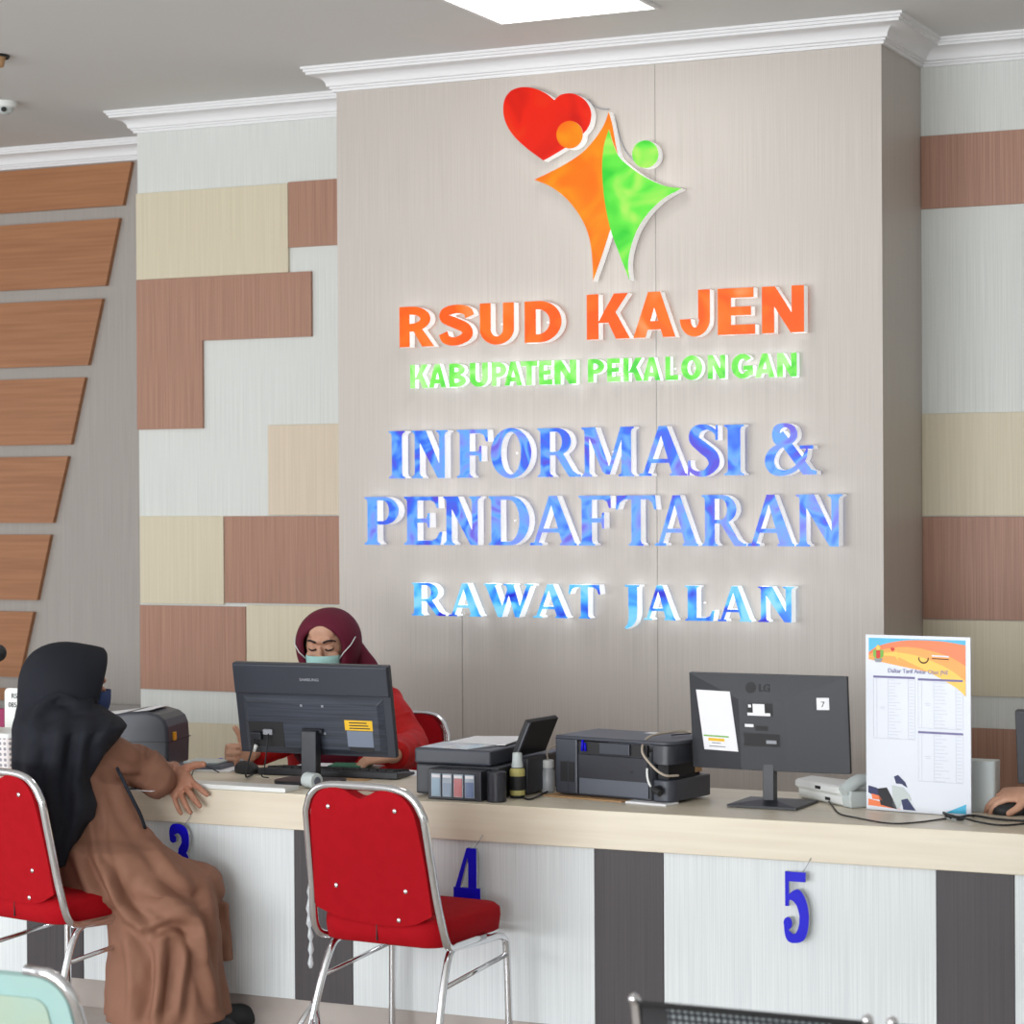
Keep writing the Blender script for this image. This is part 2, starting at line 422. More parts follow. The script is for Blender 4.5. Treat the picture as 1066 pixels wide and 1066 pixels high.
# ceiling fittings
def ceiling_light(x, y, label):
    t = thing('ceiling_light', label, 'ceiling light', (x, y, ZC), 0, 'flat LED ceiling lights')
    fr = MB(); a, b, e = .35, .6, .018
    fr.box(-a, a, -b, -b+e, -.012, -.0005); fr.box(-a, a, b-e, b, -.012, -.0005); fr.box(-a, -a+e, -b+e, b-e, -.012, -.0005); fr.box(a-e, a, -b+e, b-e, -.012, -.0005)
    obj('frame', fr, 'cornice_paint', t); obj('diffuser', MB().box(-a+e, a-e, -b+e, b-e, -.009, -.001), 'led_panel', t)
ceiling_light(-3.743, 8.085, 'flat white LED ceiling light in front of the grey feature wall')
p = onZ(5, 106, ZC)
t = thing('dome_camera', 'small white dome camera on the ceiling above the orange boards', 'security camera', (p.x, p.y, ZC))
obj('base', MB().lathe([(.055, -.03), (.06, -.025), (.06, -.0005)]), 'white_plastic', t, 40)
d = MB()
d.lathe([(.001, -.062), (.02, -.06), (.036, -.05), (.044, -.036), (.046, -.028)]); obj('dome', d, 'pale_grey', t, 60)
obj('lens', MB().ell((.022, -.038, -.043), (.014, 0, 0), (0, .012, 0), (0, 0, .012)), 'matte_black', t, 60)
p = onZ(1, 57, ZC)
t = thing('ceiling_spotlight', 'small dark-rimmed ceiling spotlight cut by the left edge of the picture', 'ceiling light', (p.x-.03, p.y, ZC))
obj('rim', MB().lathe([(.05, -.006), (.058, -.012), (.062, -.008), (.062, -.0005)]), 'matte_black', t, 40)
obj('housing', MB().lathe([(.03, -.05), (.036, -.048), (.045, -.006), (.045, -.0005)]), 'cardboard', t, 40)

# ------------------------------------------------------------------ reception counter
CT = .81
xs0, xs1 = -8.0, 1.6
cn = thing('reception_counter', 'long maple-topped reception counter with white and dark striped front', 'counter')
wt = MB(); wt.loft([[(x, YCT+y, CT+z) for y, z in [(0, 0), (.70, 0), (.70, -.028), (.02, -.028), (.02, -.1235), (0, -.1235)]] for x in (xs0, xs1)])
obj('worktop', wt, 'counter_maple', cn, bevel=.003)
obj('plinth', MB().box(xs0, xs1, YCT+.03, YCT+.6, .0005, .1), 'plinth_tile', cn)
edges = [xs0, onY(28, 1000, 7.02).x, onY(87, 1000, 7.02).x, onY(306.5, 950, 7.02).x, onY(367, 950, 7.02).x, onY(618.8, 950, 7.02).x, onY(690.8, 950, 7.02).x, onY(974.8, 980, 7.02).x, onY(1056.3, 980, 7.02).x, xs1]
for i in range(len(edges)-1):
    dk = i % 2
    o = obj('dark_strip' if dk else 'front_panel', MB().box(edges[i]+.0006, edges[i+1]-.0006, YCT+.021-(.0015 if dk else 0), YCT+.04, .101, CT-.1), 'panel_dark' if dk else 'panel_white', cn, bevel=.001, bseg=1)
obj('back_body', MB().box(xs0, xs1, YCT+.041, YCT+.1, .101, CT-.029), 'panel_white', cn)
# ------------------------------------------------------------------ lit letters on the centre wall
S_ = .06
def stem(x0, x1, bl=S_, br=S_, tl=S_, tr=S_, y0=0., y1=1.):
    p = []
    p += [(x0-bl, y0), (x1+br, y0)]
    if br: p += [(x1+br, y0+.03), (x1+br*.3, y0+.05), (x1, y0+.1)]
    else: p += [(x1, y0+.1)]
    p += [(x1, y1-.1)]
    if tr: p += [(x1+tr*.3, y1-.05), (x1+tr, y1-.03)]
    p += [(x1+tr, y1), (x0-tl, y1)]
    if tl: p += [(x0-tl, y1-.03), (x0-tl*.3, y1-.05)]
    p += [(x0, y1-.1), (x0, y0+.1)]
    if bl: p += [(x0-bl*.3, y0+.05), (x0-bl, y0+.03)]
    return [p]
def dg(xb, xt, w, y0=0., y1=1.): return [[(xb, y0), (xb+w, y0), (xt+w, y1), (xt, y1)]]
def poly(*p): return [list(p)]
def sf(x0, x1, y, up): # flat serif
    h = .035; m = .03
    return [[(x0, y), (x1, y), (x1, y+h), (x1-m, y+h*1.6), (x0+m, y+h*1.6), (x0, y+h)]] if up else [[(x0, y), (x0, y-h), (x0+m, y-h*1.6), (x1-m, y-h*1.6), (x1, y-h), (x1, y)]]
def arc(cx, cy, rx, ry, tx, ty, a0, a1, n=18):
    o = []; i = []
    for k in range(n+1):
        a = R(a0+(a1-a0)*k/n); o.append((cx+rx*math.cos(a), cy+ry*math.sin(a))); i.append((cx+(rx-tx)*math.cos(a), cy+(ry-ty)*math.sin(a)))
    return [o+i[::-1]]
def rib(pts, n=8):
    """ribbon along points (x, y, half width)"""
    q = spline([(a, b, c) for a, b, c in pts], n); L = []; Rr = []
    for i, p in enumerate(q):
        a, b = q[max(0, i-1)], q[min(len(q)-1, i+1)]; d = V((b.x-a.x, b.y-a.y)).normalized()
        L.append((p.x-d.y*p.z, p.y+d.x*p.z)); Rr.append((p.x+d.y*p.z, p.y-d.x*p.z))
    return [L+Rr[::-1]]
def bowl(x, y0, y1, w, t=.2, h=.07):
    ym, yr = (y0+y1)/2, (y1-y0)/2
    o = [(x, y1), (x+w*.4, y1)]+[(x+w*.4+w*.6*math.sin(R(a)), ym+yr*math.cos(R(a))) for a in range(6, 175, 8)]+[(x+w*.4, y0), (x, y0)]
    i = [(x, y1-h), (x+w*.36, y1-h)]+[(x+w*.36+(w*.64-t)*math.sin(R(a)), ym+(yr-h)*math.cos(R(a))) for a in range(6, 175, 8)]+[(x+w*.36, y0+h), (x, y0+h)]
    return [o+i[::-1]]
SER = {
 'I': [stem(.07, .28)],
 'N': [stem(.06, .17, tr=0, tl=.06), poly((.06, 1), (.30, 1), (.70, 0), (.55, 0), (.14, .8)), stem(.58, .70, bl=0, br=0)],
 'F': [stem(.06, .26), poly((.2, 1), (.62, 1), (.63, .75), (.59, .75), (.55, .88), (.48, .92), (.2, .92)), poly((.2, .55), (.44, .55), (.46, .66), (.5, .66), (.5, .34), (.46, .34), (.44, .46), (.2, .46))],
 'E': [stem(.06, .26, br=0), poly((.2, 1), (.66, 1), (.67, .76), (.63, .76), (.59, .88), (.52, .92), (.2, .92)), poly((.2, .55), (.44, .55), (.46, .66), (.5, .66), (.5, .36), (.46, .36), (.44, .46), (.2, .46)), poly((.2, 0), (.7, 0), (.74, .27), (.69, .27), (.62, .13), (.54, .09), (.2, .09))],
 'L': [stem(.06, .26, br=0), poly((.2, 0), (.62, 0), (.66, .3), (.61, .3), (.55, .14), (.46, .09), (.2, .09))],
 'O': [[circ(.43, .5, .43, .52, 40), circ(.43, .5, .21, .44, 40)[::-1]]],
 'D': [stem(.06, .26, br=0, tr=0), bowl(.2, 0, 1, .66, .21, .075)],
 'P': [stem(.06, .26, tr=0), bowl(.2, .42, 1, .5, .2, .075)],
 'R': [stem(.06, .26, tr=0), bowl(.2, .44, 1, .5, .19, .075), poly((.34, .5), (.52, .5), (.74, .12), (.84, .05), (.9, .05), (.9, 0), (.66, 0))],
 'M': [stem(.05, .15, tr=0), poly((.05, 1), (.28, 1), (.58, .14), (.5, .04), (.42, .1), (.12, .86)), poly((.5, .04), (.56, .2), (.8, 1), (.92, 1), (.86, .86), (.58, .04)), stem(.82, 1.02, tl=0)],
 'A': [poly((.07, 0), (.17, 0), (.46, .82), (.42, 1), (.41, 1)), poly((.40, 1), (.58, 1), (.96, .04), (.94, 0), (.70, 0)), poly((.2, .26), (.7, .26), (.7, .34), (.2, .34)), sf(0, .27, 0, True), sf(.64, 1, 0, True)],
 'S': [rib([(.56, .72, .02), (.53, .86, .035), (.36, .96, .05), (.17, .9, .09), (.13, .72, .1), (.3, .55, .115), (.46, .4, .115), (.5, .22, .1), (.36, .06, .07), (.18, .04, .05), (.05, .13, .035), (.03, .3, .02)], 8), poly((.53, .7), (.58, .7), (.58, 1), (.54, 1)), poly((.0, 0), (.04, 0), (.06, .3), (.01, .3))],
 'T': [stem(.34, .54, tl=0, tr=0), poly((.03, 1), (.85, 1), (.88, .72), (.83, .72), (.78, .86), (.7, .92), (.18, .92), (.1, .86), (.05, .72), (0, .72))],
 'W': [poly((.02, 1), (.24, 1), (.46, .2), (.42, 0), (.32, 0)), poly((.34, 0), (.42, 0), (.62, .82), (.56, .9)), poly((.5, 1), (.68, 1), (.86, .2), (.82, 0), (.72, 0)), poly((.74, 0), (.82, 0), (1.1, 1), (1.0, 1)), sf(0, .3, 1, False), sf(.46, .72, 1, False), sf(.94, 1.16, 1, False)],
 'J': [rib([(.2, .9, .1), (.2, .5, .1), (.2, .1, .095), (.15, -.12, .07), (.03, -.26, .025)]), sf(.02, .36, 1, False), poly((.1, .97), (.3, .97), (.3, .8), (.1, .8))],
 '&': [rib([(.36, .54, .05), (.24, .7, .075), (.25, .9, .07), (.4, .97, .04), (.54, .9, .06), (.56, .74, .07), (.42, .58, .05)]), rib([(.36, .62, .03), (.16, .44, .08), (.1, .24, .09), (.2, .07, .075), (.42, .04, .05), (.62, .14, .045), (.76, .32, .045), (.82, .5, .02)]), poly((.22, .74), (.36, .86), (.9, .1), (1, .07), (1, 0), (.74, 0)), poly((.68, .5), (.94, .5), (.94, .57), (.68, .57))],
}
rc = lambda x0, x1, y0, y1: poly((x0, y0), (x1, y0), (x1, y1), (x0, y1))
SANS = {
 'R': [rc(0, .27, 0, 1), bowl(0, .38, 1, .82, .27, .2), poly((.34, .44), (.6, .44), (.92, 0), (.6, 0))],
 'S': [rib([(.77, .70, .115), (.70, .84, .11), (.45, .895, .105), (.2, .83, .12), (.17, .68, .125), (.42, .55, .13), (.66, .42, .13), (.70, .24, .125), (.45, .105, .105), (.2, .15, .11), (.12, .31, .115)])],
 'U': [rc(0, .27, .36, 1), rc(.57, .84, .36, 1), arc(.42, .37, .42, .385, .27, .2, 180, 360, 24)],
 'D': [rc(0, .27, 0, 1), bowl(0, 0, 1, .88, .28, .2)],
 'K': [rc(0, .27, 0, 1), poly((.25, .36), (.62, 1), (.94, 1), (.5, .36)), poly((.38, .6), (.6, .7), (.98, 0), (.66, 0))],
 'A': [poly((0, 0), (.28, 0), (.56, .92), (.62, 1), (.34, 1)), poly((.96, 0), (.68, 0), (.40, .92), (.34, 1), (.62, 1)), rc(.2, .76, .17, .36)],
 'J': [rc(.42, .69, .36, 1), arc(.345, .37, .345, .385, .25, .2, 180, 360, 24)],
 'E': [rc(0, .27, 0, 1), rc(.2, .72, .79, 1), rc(.2, .67, .41, .6), rc(.2, .75, 0, .21)],
 'N': [rc(0, .25, 0, 1), rc(.6, .85, 0, 1), poly((0, 1), (.27, 1), (.85, 0), (.58, 0))],
 'B': [rc(0, .27, 0, 1), bowl(0, .46, 1, .78, .26, .18), bowl(0, 0, .54, .84, .27, .19)],
 'P': [rc(0, .27, 0, 1), bowl(0, .35, 1, .8, .27, .2)],
 'T': [rc(0, .82, .79, 1), rc(.275, .545, 0, .9)],
 'L': [rc(0, .27, 0, 1), rc(.2, .7, 0, .21)],
 'O': [[circ(.45, .5, .45, .52, 36), circ(.45, .5, .18, .31, 36)[::-1]]],
 'G': [arc(.45, .5, .45, .52, .27, .21, 38, 325, 28), rc(.48, .88, .33, .52), rc(.64, .88, .1, .5)],
}
ORD = ['first', 'second', 'third', 'fourth']
def word(txt, spans, top_l, bot_l, bot_r, style, depth, gap, m_face, m_side, desc, group, full, count=None):
    """one lit letter per span (left, right px of its face)"""
    Yp = YF-gap-depth
    zb_ = (onY(spans[0][0], bot_l, Yp).z+onY(spans[-1][1], bot_r, Yp).z)/2
    hh = onY(spans[0][0], top_l, Yp).z-onY(spans[0][0], bot_l, Yp).z
    seen = {}
    for ch, (u0, u1) in zip(txt, spans):
        xa, xb = onY(u0, top_l, Yp).x, onY(u1, top_l, Yp).x
        pieces = (SER if style == 'serif' else SANS)[ch]; allp = [p for pc in pieces for p in pc[0]]
        mn = min(p[0] for p in allp); mx = max(p[0] for p in allp)
        sx = (xb-xa)/(mx-mn); face, side = MB(), MB()
        for k_, pc in enumerate(pieces):
            lp = [[((p[0]-mn)*sx, p[1]*hh) for p in l] for l in pc]
            if sum(lp[0][i][0]*lp[0][(i+1) % len(lp[0])][1]-lp[0][(i+1) % len(lp[0])][0]*lp[0][i][1] for i in range(len(lp[0]))) < 0: lp[0] = lp[0][::-1]
            for h_ in range(1, len(lp)):
                if sum(lp[h_][i][0]*lp[h_][(i+1) % len(lp[h_])][1]-lp[h_][(i+1) % len(lp[h_])][0]*lp[h_][i][1] for i in range(len(lp[h_]))) > 0: lp[h_] = lp[h_][::-1]
            face.prism(lp, 0, org=(0, -.0003*k_, 0), side=False, back=False); side.prism(lp, depth, front=False, back=False)
        for i in range(len(side.v)): side.v[i] = (side.v[i][0], side.v[i][1]+.0006, side.v[i][2])
        k = seen[ch] = seen.get(ch, 0)+1
        nm = {'&': 'ampersand sign'}.get(ch, 'letter '+ch)
        which = (ORD[k-1]+' ' if txt.count(ch) > 1 else '')
        t = thing('sign_letter', '%s %s%s in the %s %s' % (desc, which, nm, 'line' if ' ' in full else 'word', full), 'sign letter', (xa, Yp, zb_), 0, group)
        obj('face', face, m_face, t); obj('side', side, m_side, t)
        pins = MB(); b = (xb-xa)
        pins.tube([(b*.5, depth, hh*.5), (b*.5, depth+gap, hh*.5)], .004, 6); 
        obj('mount', pins, 'letter_side_dim', t)
word('RSUD', [(415.7, 452), (456.6, 493.6), (499.4, 535), (546, 584.5)], 319, 361, 356.5, 'sans', .05, .012, 'face_orange', 'letter_side_dim', 'glossy orange lit', 'orange sign letters', 'RSUD')
word('KAJEN', [(610.6, 655.7), (659, 703), (707.5, 739), (747, 786), (793, 837)], 306.5, 353.5, 346, 'sans', .05, .012, 'face_orange', 'letter_side_dim', 'glossy orange lit', 'orange sign letters', 'KAJEN')
word('KABUPATEN', [(427, 446), (446, 464.5), (467.5, 485), (489, 508), (511.6, 527), (525, 543.5), (542, 559.5), (561, 575), (577, 600)], 379, 403.3, 400.5, 'sans', .035, .012, 'face_green', 'letter_side_bright', 'small bright green lit', 'green sign letters', 'KABUPATEN')
word('PEKALONGAN', [(612, 629), (632, 646), (649, 669), (669, 687.5), (692.6, 706), (709, 731), (736.7, 755), (761.5, 784), (786, 806.5), (809, 829.5)], 374, 398, 392, 'sans', .035, .012, 'face_green', 'letter_side_bright', 'small bright green lit', 'green sign letters', 'PEKALONGAN')
word('INFORMASI&', [(404.7, 421.5), (428.6, 466), (475.5, 508), (510.7, 553), (559.5, 604.5), (605.4, 660), (665, 715.5), (715.6, 749), (753.7, 774.5), (796, 850)], 448.8, 498, 494, 'serif', .058, .015, 'face_blue', 'letter_side', 'tall blue serif lit', 'blue sign letters', 'INFORMASI')
word('PENDAFTARAN', [(379.4, 415), (420.4, 460.5), (461.5, 500.5), (508.4, 551), (551.5, 600.5), (602.2, 636), (640.8, 683.5), (681.6, 727), (730.6, 777), (778, 827), (828.5, 877)], 518.4, 568, 567.8, 'serif', .058, .015, 'face_blue', 'letter_side', 'tall blue serif lit', 'blue sign letters', 'PENDAFTARAN')
word('RAWAT', [(428.6, 464), (467, 501), (503.7, 556), (554.8, 591), (591.6, 625)], 607, 641, 643.8, 'serif', .055, .015, 'face_cyan', 'letter_side_bright', 'small cyan-blue serif lit', 'blue sign letters', 'RAWAT')
word('JALAN', [(650, 666), (670, 703.5), (713, 744), (747, 782.5), (789, 827)], 609, 645, 648, 'serif', .055, .015, 'face_cyan', 'letter_side_bright', 'small cyan-blue serif lit', 'blue sign letters', 'JALAN')

# emblem above the letters
def ez(pts, Y): return [(lambda q: (q.x, q.z))(onY(500+x/4.4417, 70+y/4.4417, Y)) for x, y in pts]
def sp2(pts, n=7):
    return [(p.x, p.y) for p in spline([(x, y, 0) for x, y in pts], n)]
def shape(name, parent, pts, Y, d, mf, ms='letter_side_dim'):
    l = ez(pts, Y)
    if sum(l[i][0]*l[(i+1) % len(l)][1]-l[(i+1) % len(l)][0]*l[i][1] for i in range(len(l))) < 0: l = l[::-1]
    l = [(x-parent.location.x, z-parent.location.z) for x, z in l]
    f = obj(name, MB().prism([l], 0, org=(0, Y-parent.location.y, 0), side=False, back=False), mf, parent)
    obj('side', MB().prism([l], d, org=(0, Y-parent.location.y+.0006, 0), front=False), ms, f)
    return f
YE = YF-.062
def emb(lab, cat, u, v):
    p = onY(u, v, YF); return thing('emblem_'+cat.split()[0], lab, cat, (p.x, YF, p.z), 0, 'lit emblem of the hospital sign')
heart = sp2([(342, 152), (375, 126), (430, 122), (482, 150), (510, 195), (512, 240), (495, 285), (455, 328)])+sp2([(400, 368), (345, 402), (292, 432)])[1:]+sp2([(292, 432), (215, 375), (155, 318), (120, 262), (106, 205), (112, 150), (140, 110), (190, 92), (250, 98), (305, 122), (342, 152)])[1:-1]
t = emb('glossy red lit heart with an orange disc on its lower right', 'heart sign', 560, 130)
shape('face', t, heart, YE, .05, 'face_heart'); shape('disc', t, circ(413, 312, 61, 64), YE-.004, .054, 'face_amber')
t = emb('orange and green lit star-like figure with long legs, right below the red heart', 'figure sign', 632, 200)
orange = sp2([(594, 205), (572, 265), (530, 330), (470, 395), (380, 455), (250, 520)])+sp2([(250, 520), (325, 552), (395, 605), (447, 668), (485, 735), (508, 810), (518, 900), (521, 990)])[1:]+sp2([(521, 990), (560, 880), (600, 755)])[1:]+[(640, 640), (640, 430)]+sp2([(635, 400), (622, 330), (610, 262), (594, 205)])[:-1]
shape('orange_half', t, orange, YE, .05, 'face_amber')
green = sp2([(594, 288), (572, 360), (563, 450), (567, 550), (580, 650), (605, 760), (645, 870), (690, 985)])+sp2([(690, 985), (684, 905), (698, 825), (730, 742), (782, 668), (850, 605), (932, 560)])[1:]+sp2([(932, 560), (858, 550), (780, 518), (708, 473), (645, 418), (615, 355), (594, 288)])[1:-1]
shape('green_half', t, green, YE-.004, .054, 'face_lime')
t = emb('small lit green disc right of the orange figure', 'disc sign', 672, 160)
shape('face', t, circ(763, 402, 61, 64), YE, .05, 'face_lime')
# loose wires of the sign
def wire(name, px, Y, r, m, label, cat='cable'):
    mb = MB().tube(spline([onY(u, v, Y) for u, v in px], 6), r, 6)
    tag(obj(name, mb, m, smooth=180), label, cat)
wire('wire', [(612, 103), (618, 110), (626, 113), (634, 114)], YF-.012, .0025, 'text_grey', 'thin wire on the wall between the red heart and the orange figure')
wire('wire', [(640, 124), (646, 145), (652, 158), (660, 167)], YF-.012, .0025, 'text_grey', 'thin wire on the wall beside the green disc')
# ------------------------------------------------------------------ red stacking chairs
def red_chair(label, loc, rz):
    t = thing('stacking_chair', label, 'chair', loc, rz, 'red velvet chairs with chrome frames'); t.scale = (1.08,)*3
    # chrome back loop, flattened tube, running forward under the seat at both ends
    half = [(.2, .06, .392), (.21, -.1, .392), (.218, -.155, .396), (.224, -.185, .415), (.223, -.203, .46)]
    yb = lambda z: -.203-(z-.46)*.2
    half += [(.218-(z-.46)*.05, yb(z), z) for z in (.54, .62, .70, .77)]
    for a in (15, 35, 55, 75): half.append((.198-.085*(1-math.cos(R(a))), yb(.77+.085*math.sin(R(a))), .77+.085*math.sin(R(a))))
    half.append((.08, yb(.858), .858))
    path = half+[(-x, y, z) for x, y, z in half[::-1]]
    obj('back_frame', MB().tube(spline(path, 3), .0125, 10), 'chrome', t, 180)
    # padded back, heart-notched top and curved bottom
    out = sp2([(-.085, .855), (-.14, .838), (-.172, .8), (-.184, .745), (-.193, .63), (-.203, .505), (-.19, .485)], 5)+sp2([(-.19, .485), (-.12, .464), (0, .452), (.12, .458), (.2, .492)], 5)[1:]+sp2([(.2, .492), (.195, .63), (.184, .745), (.172, .8), (.14, .838), (.085, .855)], 5)[1:]+sp2([(.085, .855), (.045, .843), (0, .824), (-.045, .843), (-.085, .855)], 5)[1:-1]
    ez_ = V((0, -.196, .98)); ey_ = V((0, .98, .196)); o = V((0, -.203-.012, .46)); 
    pts = [(x, (z-.46)/.98) for x, z in out]
    bk = obj('backrest', MB().prism([pts[::-1] if sum(pts[i][0]*pts[(i+1) % len(pts)][1]-pts[(i+1) % len(pts)][0]*pts[i][1] for i in range(len(pts))) < 0 else pts], .034, org=o, ez=ez_, ey=ey_), 'red_velvet', t, 50, bevel=.006, bseg=3)
    for x, z in ((-.115, .795), (.115, .795), (-.12, .56), (.12, .56), (.085, .472)):
        c = o+ez_*((z-.46)/.98)
        obj('rivet', MB().ell((x, c.y-.001, c.z), (.0075, 0, 0), (0, .004, 0), (0, 0, .0075), 12, 6), 'chrome', bk, 180)
    rings = []
    for z, k in ((.392, -.012), (.398, 0), (.44, .006), (.462, .004), (.474, -.012), (.479, -.05), (.481, -.12)):
        w2, d2 = .208+k, .20+k
        rings.append([(x*(1-.04*(y > 0)), y, z+.006*(abs(x) < .1)) for x, y in rrect(2*w2, 2*d2, max(.03, .07+k), 6)])
    seat = obj('seat', MB().loft(rings), 'red_velvet', t, 70)
    obj('seam', MB().box(-.0015, .0015, -.2065, -.2, .405, .45), 'matte_black', seat)
    for s in (-1, 1):
        fl = [(s*.196, -.12, .385), (s*.2, .06, .379), (s*.202, .14, .379), (s*.203, .174, .367), (s*.204, .186, .337), (s*.207, .19, .2), (s*.21, .192, .014)]
        rl = [(s*.198, -.1, .384), (s*.203, -.14, .36), (s*.212, -.19, .25), (s*.226, -.262, .014)]
        for p in (fl, rl):
            lg = obj('leg', MB().tube(spline(p, 5), .0112, 10), 'chrome', t, 180)
            obj('foot_cap', MB().lathe([(.014, 0), (.015, .004), (.014, .03), (.011, .031)], (p[-1][0], p[-1][1], .0008), 14), 'matte_black', lg, 50)
        obj('side_rail', MB().tube([(s*.209, -.178, .28), (s*.206, .188, .318)], .0075, 8), 'chrome', t, 180)
    obj('cross_rail', MB().tube([(-.2, .12, .378), (.2, .12, .378)], .009, 8), 'chrome', t, 180)
    return t
pl, pr = onZ(328, 978, .415), onZ(465, 993, .415)
rzB = math.atan2(pr.y-pl.y, pr.x-pl.x)
mB = (pl+pr)/2; fB = V((-math.sin(rzB), math.cos(rzB), 0))
cB = mB+fB*.19*1.08
chairB = red_chair('empty red velvet chair with chrome frame in front of the counter, below the monitor', (cB.x, cB.y, 0), rzB)
# a slack cord and the crossed foot brace by its left rear leg
bl = chairB
obj('foot_brace', MB().tube([(-.225, -.21, .2), (-.33, -.26, .012)], .008, 8).tube([(-.222, -.2, .2), (-.13, -.28, .012)], .008, 8).tube([(-.224, -.2, .215), (-.2, -.28, .012)], .008, 8), 'chrome', bl, 180)
obj('plastic_wrap', MB().tube(spline([(-.236, -.2, .56), (-.243, -.2, .46), (-.24, -.195, .38), (-.238, -.2, .30)], 6), [.004+.003*((i*7) % 3) for i in range(19)], 7), 'clear_acrylic', bl, 180)
rzA = R(-13); pa = onZ(70, 968, .415); fA = V((-math.sin(rzA), math.cos(rzA), 0)); rA = V((math.cos(rzA), math.sin(rzA), 0))
cA = pa+fA*.19*1.08-rA*.224*1.08
chairA = red_chair('red velvet chair with chrome frame on which the woman in the brown dress sits', (cA.x, cA.y, 0), rzA)
pc = onY(462, 760, 8.75)
chairC = red_chair('red chair behind the staff woman, on the far side of the counter', (pc.x-.215, 8.55, 0), math.pi+R(6)); chairC.scale = (1.06,)*3

# ------------------------------------------------------------------ waiting benches in the foreground
def bench(label, x_right, y, ztop, n, mback, mrim, group=None, pitch=.51):
    t = thing('waiting_bench', label, 'bench', (x_right, y, 0), R(0))
    L = n*pitch
    for k in range(n):
        x1 = -k*pitch; x0 = x1-pitch+.035
        prof = [(.0, ztop), (.012, ztop-.012), (.03, ztop-.1), (.055, ztop-.25), (.08, ztop-.40), (.12, ztop-.43), (.3, ztop-.42), (.47, ztop-.40), (.5, ztop-.42)]
        q = sp2(prof, 5)
        rings = [[(x, yy, zz) for yy, zz in q]+[(x, yy-.016, zz-.006) for yy, zz in q[::-1]] for x in (x0+.02, x1-.02)]
        sh = obj('seat_shell', MB().loft(rings), mrim, t, 40)
        obj('perforated_panel', MB().loft([[(x, yy-.0165, zz-.008) for yy, zz in q[3:18]]+[(x, yy-.0185, zz-.008) for yy, zz in q[3:18][::-1]] for x in (x0+.075, x1-.075)]), mback, sh, 40)
        for xx in (x0+.006, x1-.006):
            pth = [(xx, yy-.01, zz+.004) for yy, zz in q]
            obj('side_frame', MB().tube(pth, .0105, 10), 'chrome', sh, 180)
            obj('frame_cap', MB().ell((xx, -.008, ztop+.004), (.0105, 0, 0), (0, .0125, 0), (0, 0, .0105), 14, 8), 'chrome', sh, 180)
    obj('beam', MB().box(-L+.02, -.02, .2, .26, ztop-.50, ztop-.44), 'chrome', t, bevel=.004)
    for xx in (-L+.15, -.15):
        obj('leg', MB().tube([(xx, .23, ztop-.5), (xx, .23, .05)], .025, 12).tube([(xx, -.08, .016), (xx, .23, .06), (xx, .54, .016)], .016, 10), 'chrome', t, 180)
    return t
b = onZ(1204, 1087, .85)
bench('black perforated steel waiting bench with chrome end caps in the lower right corner', b.x, onZ(905, 1063, .85).y, .85, 2, 'perforated_black', 'matte_black')
b = onZ(72, 1003, .85)
t = thing('waiting_chair', 'pale mint waiting seat with rounded chrome frame in the lower left corner', 'bench', (b.x-.24, b.y, 0))
ang_ = R(20); eu = V((0, -math.sin(ang_), math.cos(ang_))); en = V((0, math.cos(ang_), math.sin(ang_))); oo = V((0, 0, .822))
rr_ = rrect(.45, .46, .07, 6, 0, -.235)
sh = obj('seat_back', MB().prism([rr_], .016, org=oo-en*.008, ez=eu, ey=en), 'mint_sheet', t, 40, bevel=.004)
obj('inner_panel', MB().prism([rrect(.34, .36, .03, 6, 0, -.235)], .003, org=oo-en*.0118, ez=eu, ey=en), 'mint_inner', sh, 40)
pth = [(-.24, -.5), (-.24, -.08)]+[(-.17-.07*math.cos(R(k)), -.08+.085*math.sin(R(k))) for k in (15, 35, 55, 75)]+[(-.11, .006), (.13, .006)]+[(.17+.07*math.sin(R(k)), -.08+.085*math.cos(R(k))) for k in (15, 35, 55, 75)]+[(.24, -.08), (.245, -.5)]
for half_ in (pth[:7], pth[7:]): obj('frame', MB().tube([oo+V((x, 0, 0))+eu*z for x, z in half_], .0125, 12), 'chrome', t, 180)
obj('seat_pan', MB().box(-.22, .22, .16, .6, .40, .42), 'mint_sheet', t, bevel=.008)
for s in (-1, 1): obj('leg', MB().tube(spline([oo+V((s*.243, 0, 0))-eu*.48, (s*.245, .3, .39), (s*.245, .55, .37), (s*.245, .6, .013)], 5), .0135, 10).tube([oo+V((s*.243, 0, 0))-eu*.48, (s*.245, .08, .013)], .0135, 10), 'chrome', t, 180)

# ------------------------------------------------------------------ on the counter
def mon_stand(t, z0, y):
    pass
# monitor with ridged back
a, b_, c_ = onY(244, 687, 7.36), onY(407, 689, 7.36), onY(413, 787, 7.36)
mx = (a.x+c_.x)/2+.036; W_ = (b_.x-a.x)*.97; 
t = thing('monitor', 'black monitor with ridged back and yellow sticker, in front of the staff woman', 'monitor', (mx-.015, 7.36, CT), R(1.5))
zt_, zl_ = a.z-CT, c_.z-CT-.005
Hh = (zt_-zl_)/math.cos(R(11)); tilt = R(11)
mt = bpy.data.objects.new('screen_housing', None)
def tl(x, s, d): # panel point: s up along the tilted panel, d out of its back towards the visitor
    return (x, -.02-math.sin(tilt)*(s-.1)-d*math.cos(tilt), zl_+math.cos(tilt)*s-d*math.sin(tilt))
def slab(x0, x1, s0, s1, d0, d1, mi=0, mb=None, ins=0):
    mb = mb or MB()
    A = [tl(x0, s0, d0), tl(x1, s0, d0), tl(x1, s1, d0), tl(x0, s1, d0)]
    B = [tl(x0+ins, s0+ins, d1), tl(x1-ins, s0+ins, d1), tl(x1-ins, s1-ins, d1), tl(x0+ins, s1-ins, d1)]
    return mb.loft([A, B], mi)
hw = W_/2
hs = obj('housing', slab(-hw, hw, 0, Hh, -.012, .012), 'dark_plastic', t, bevel=.003)
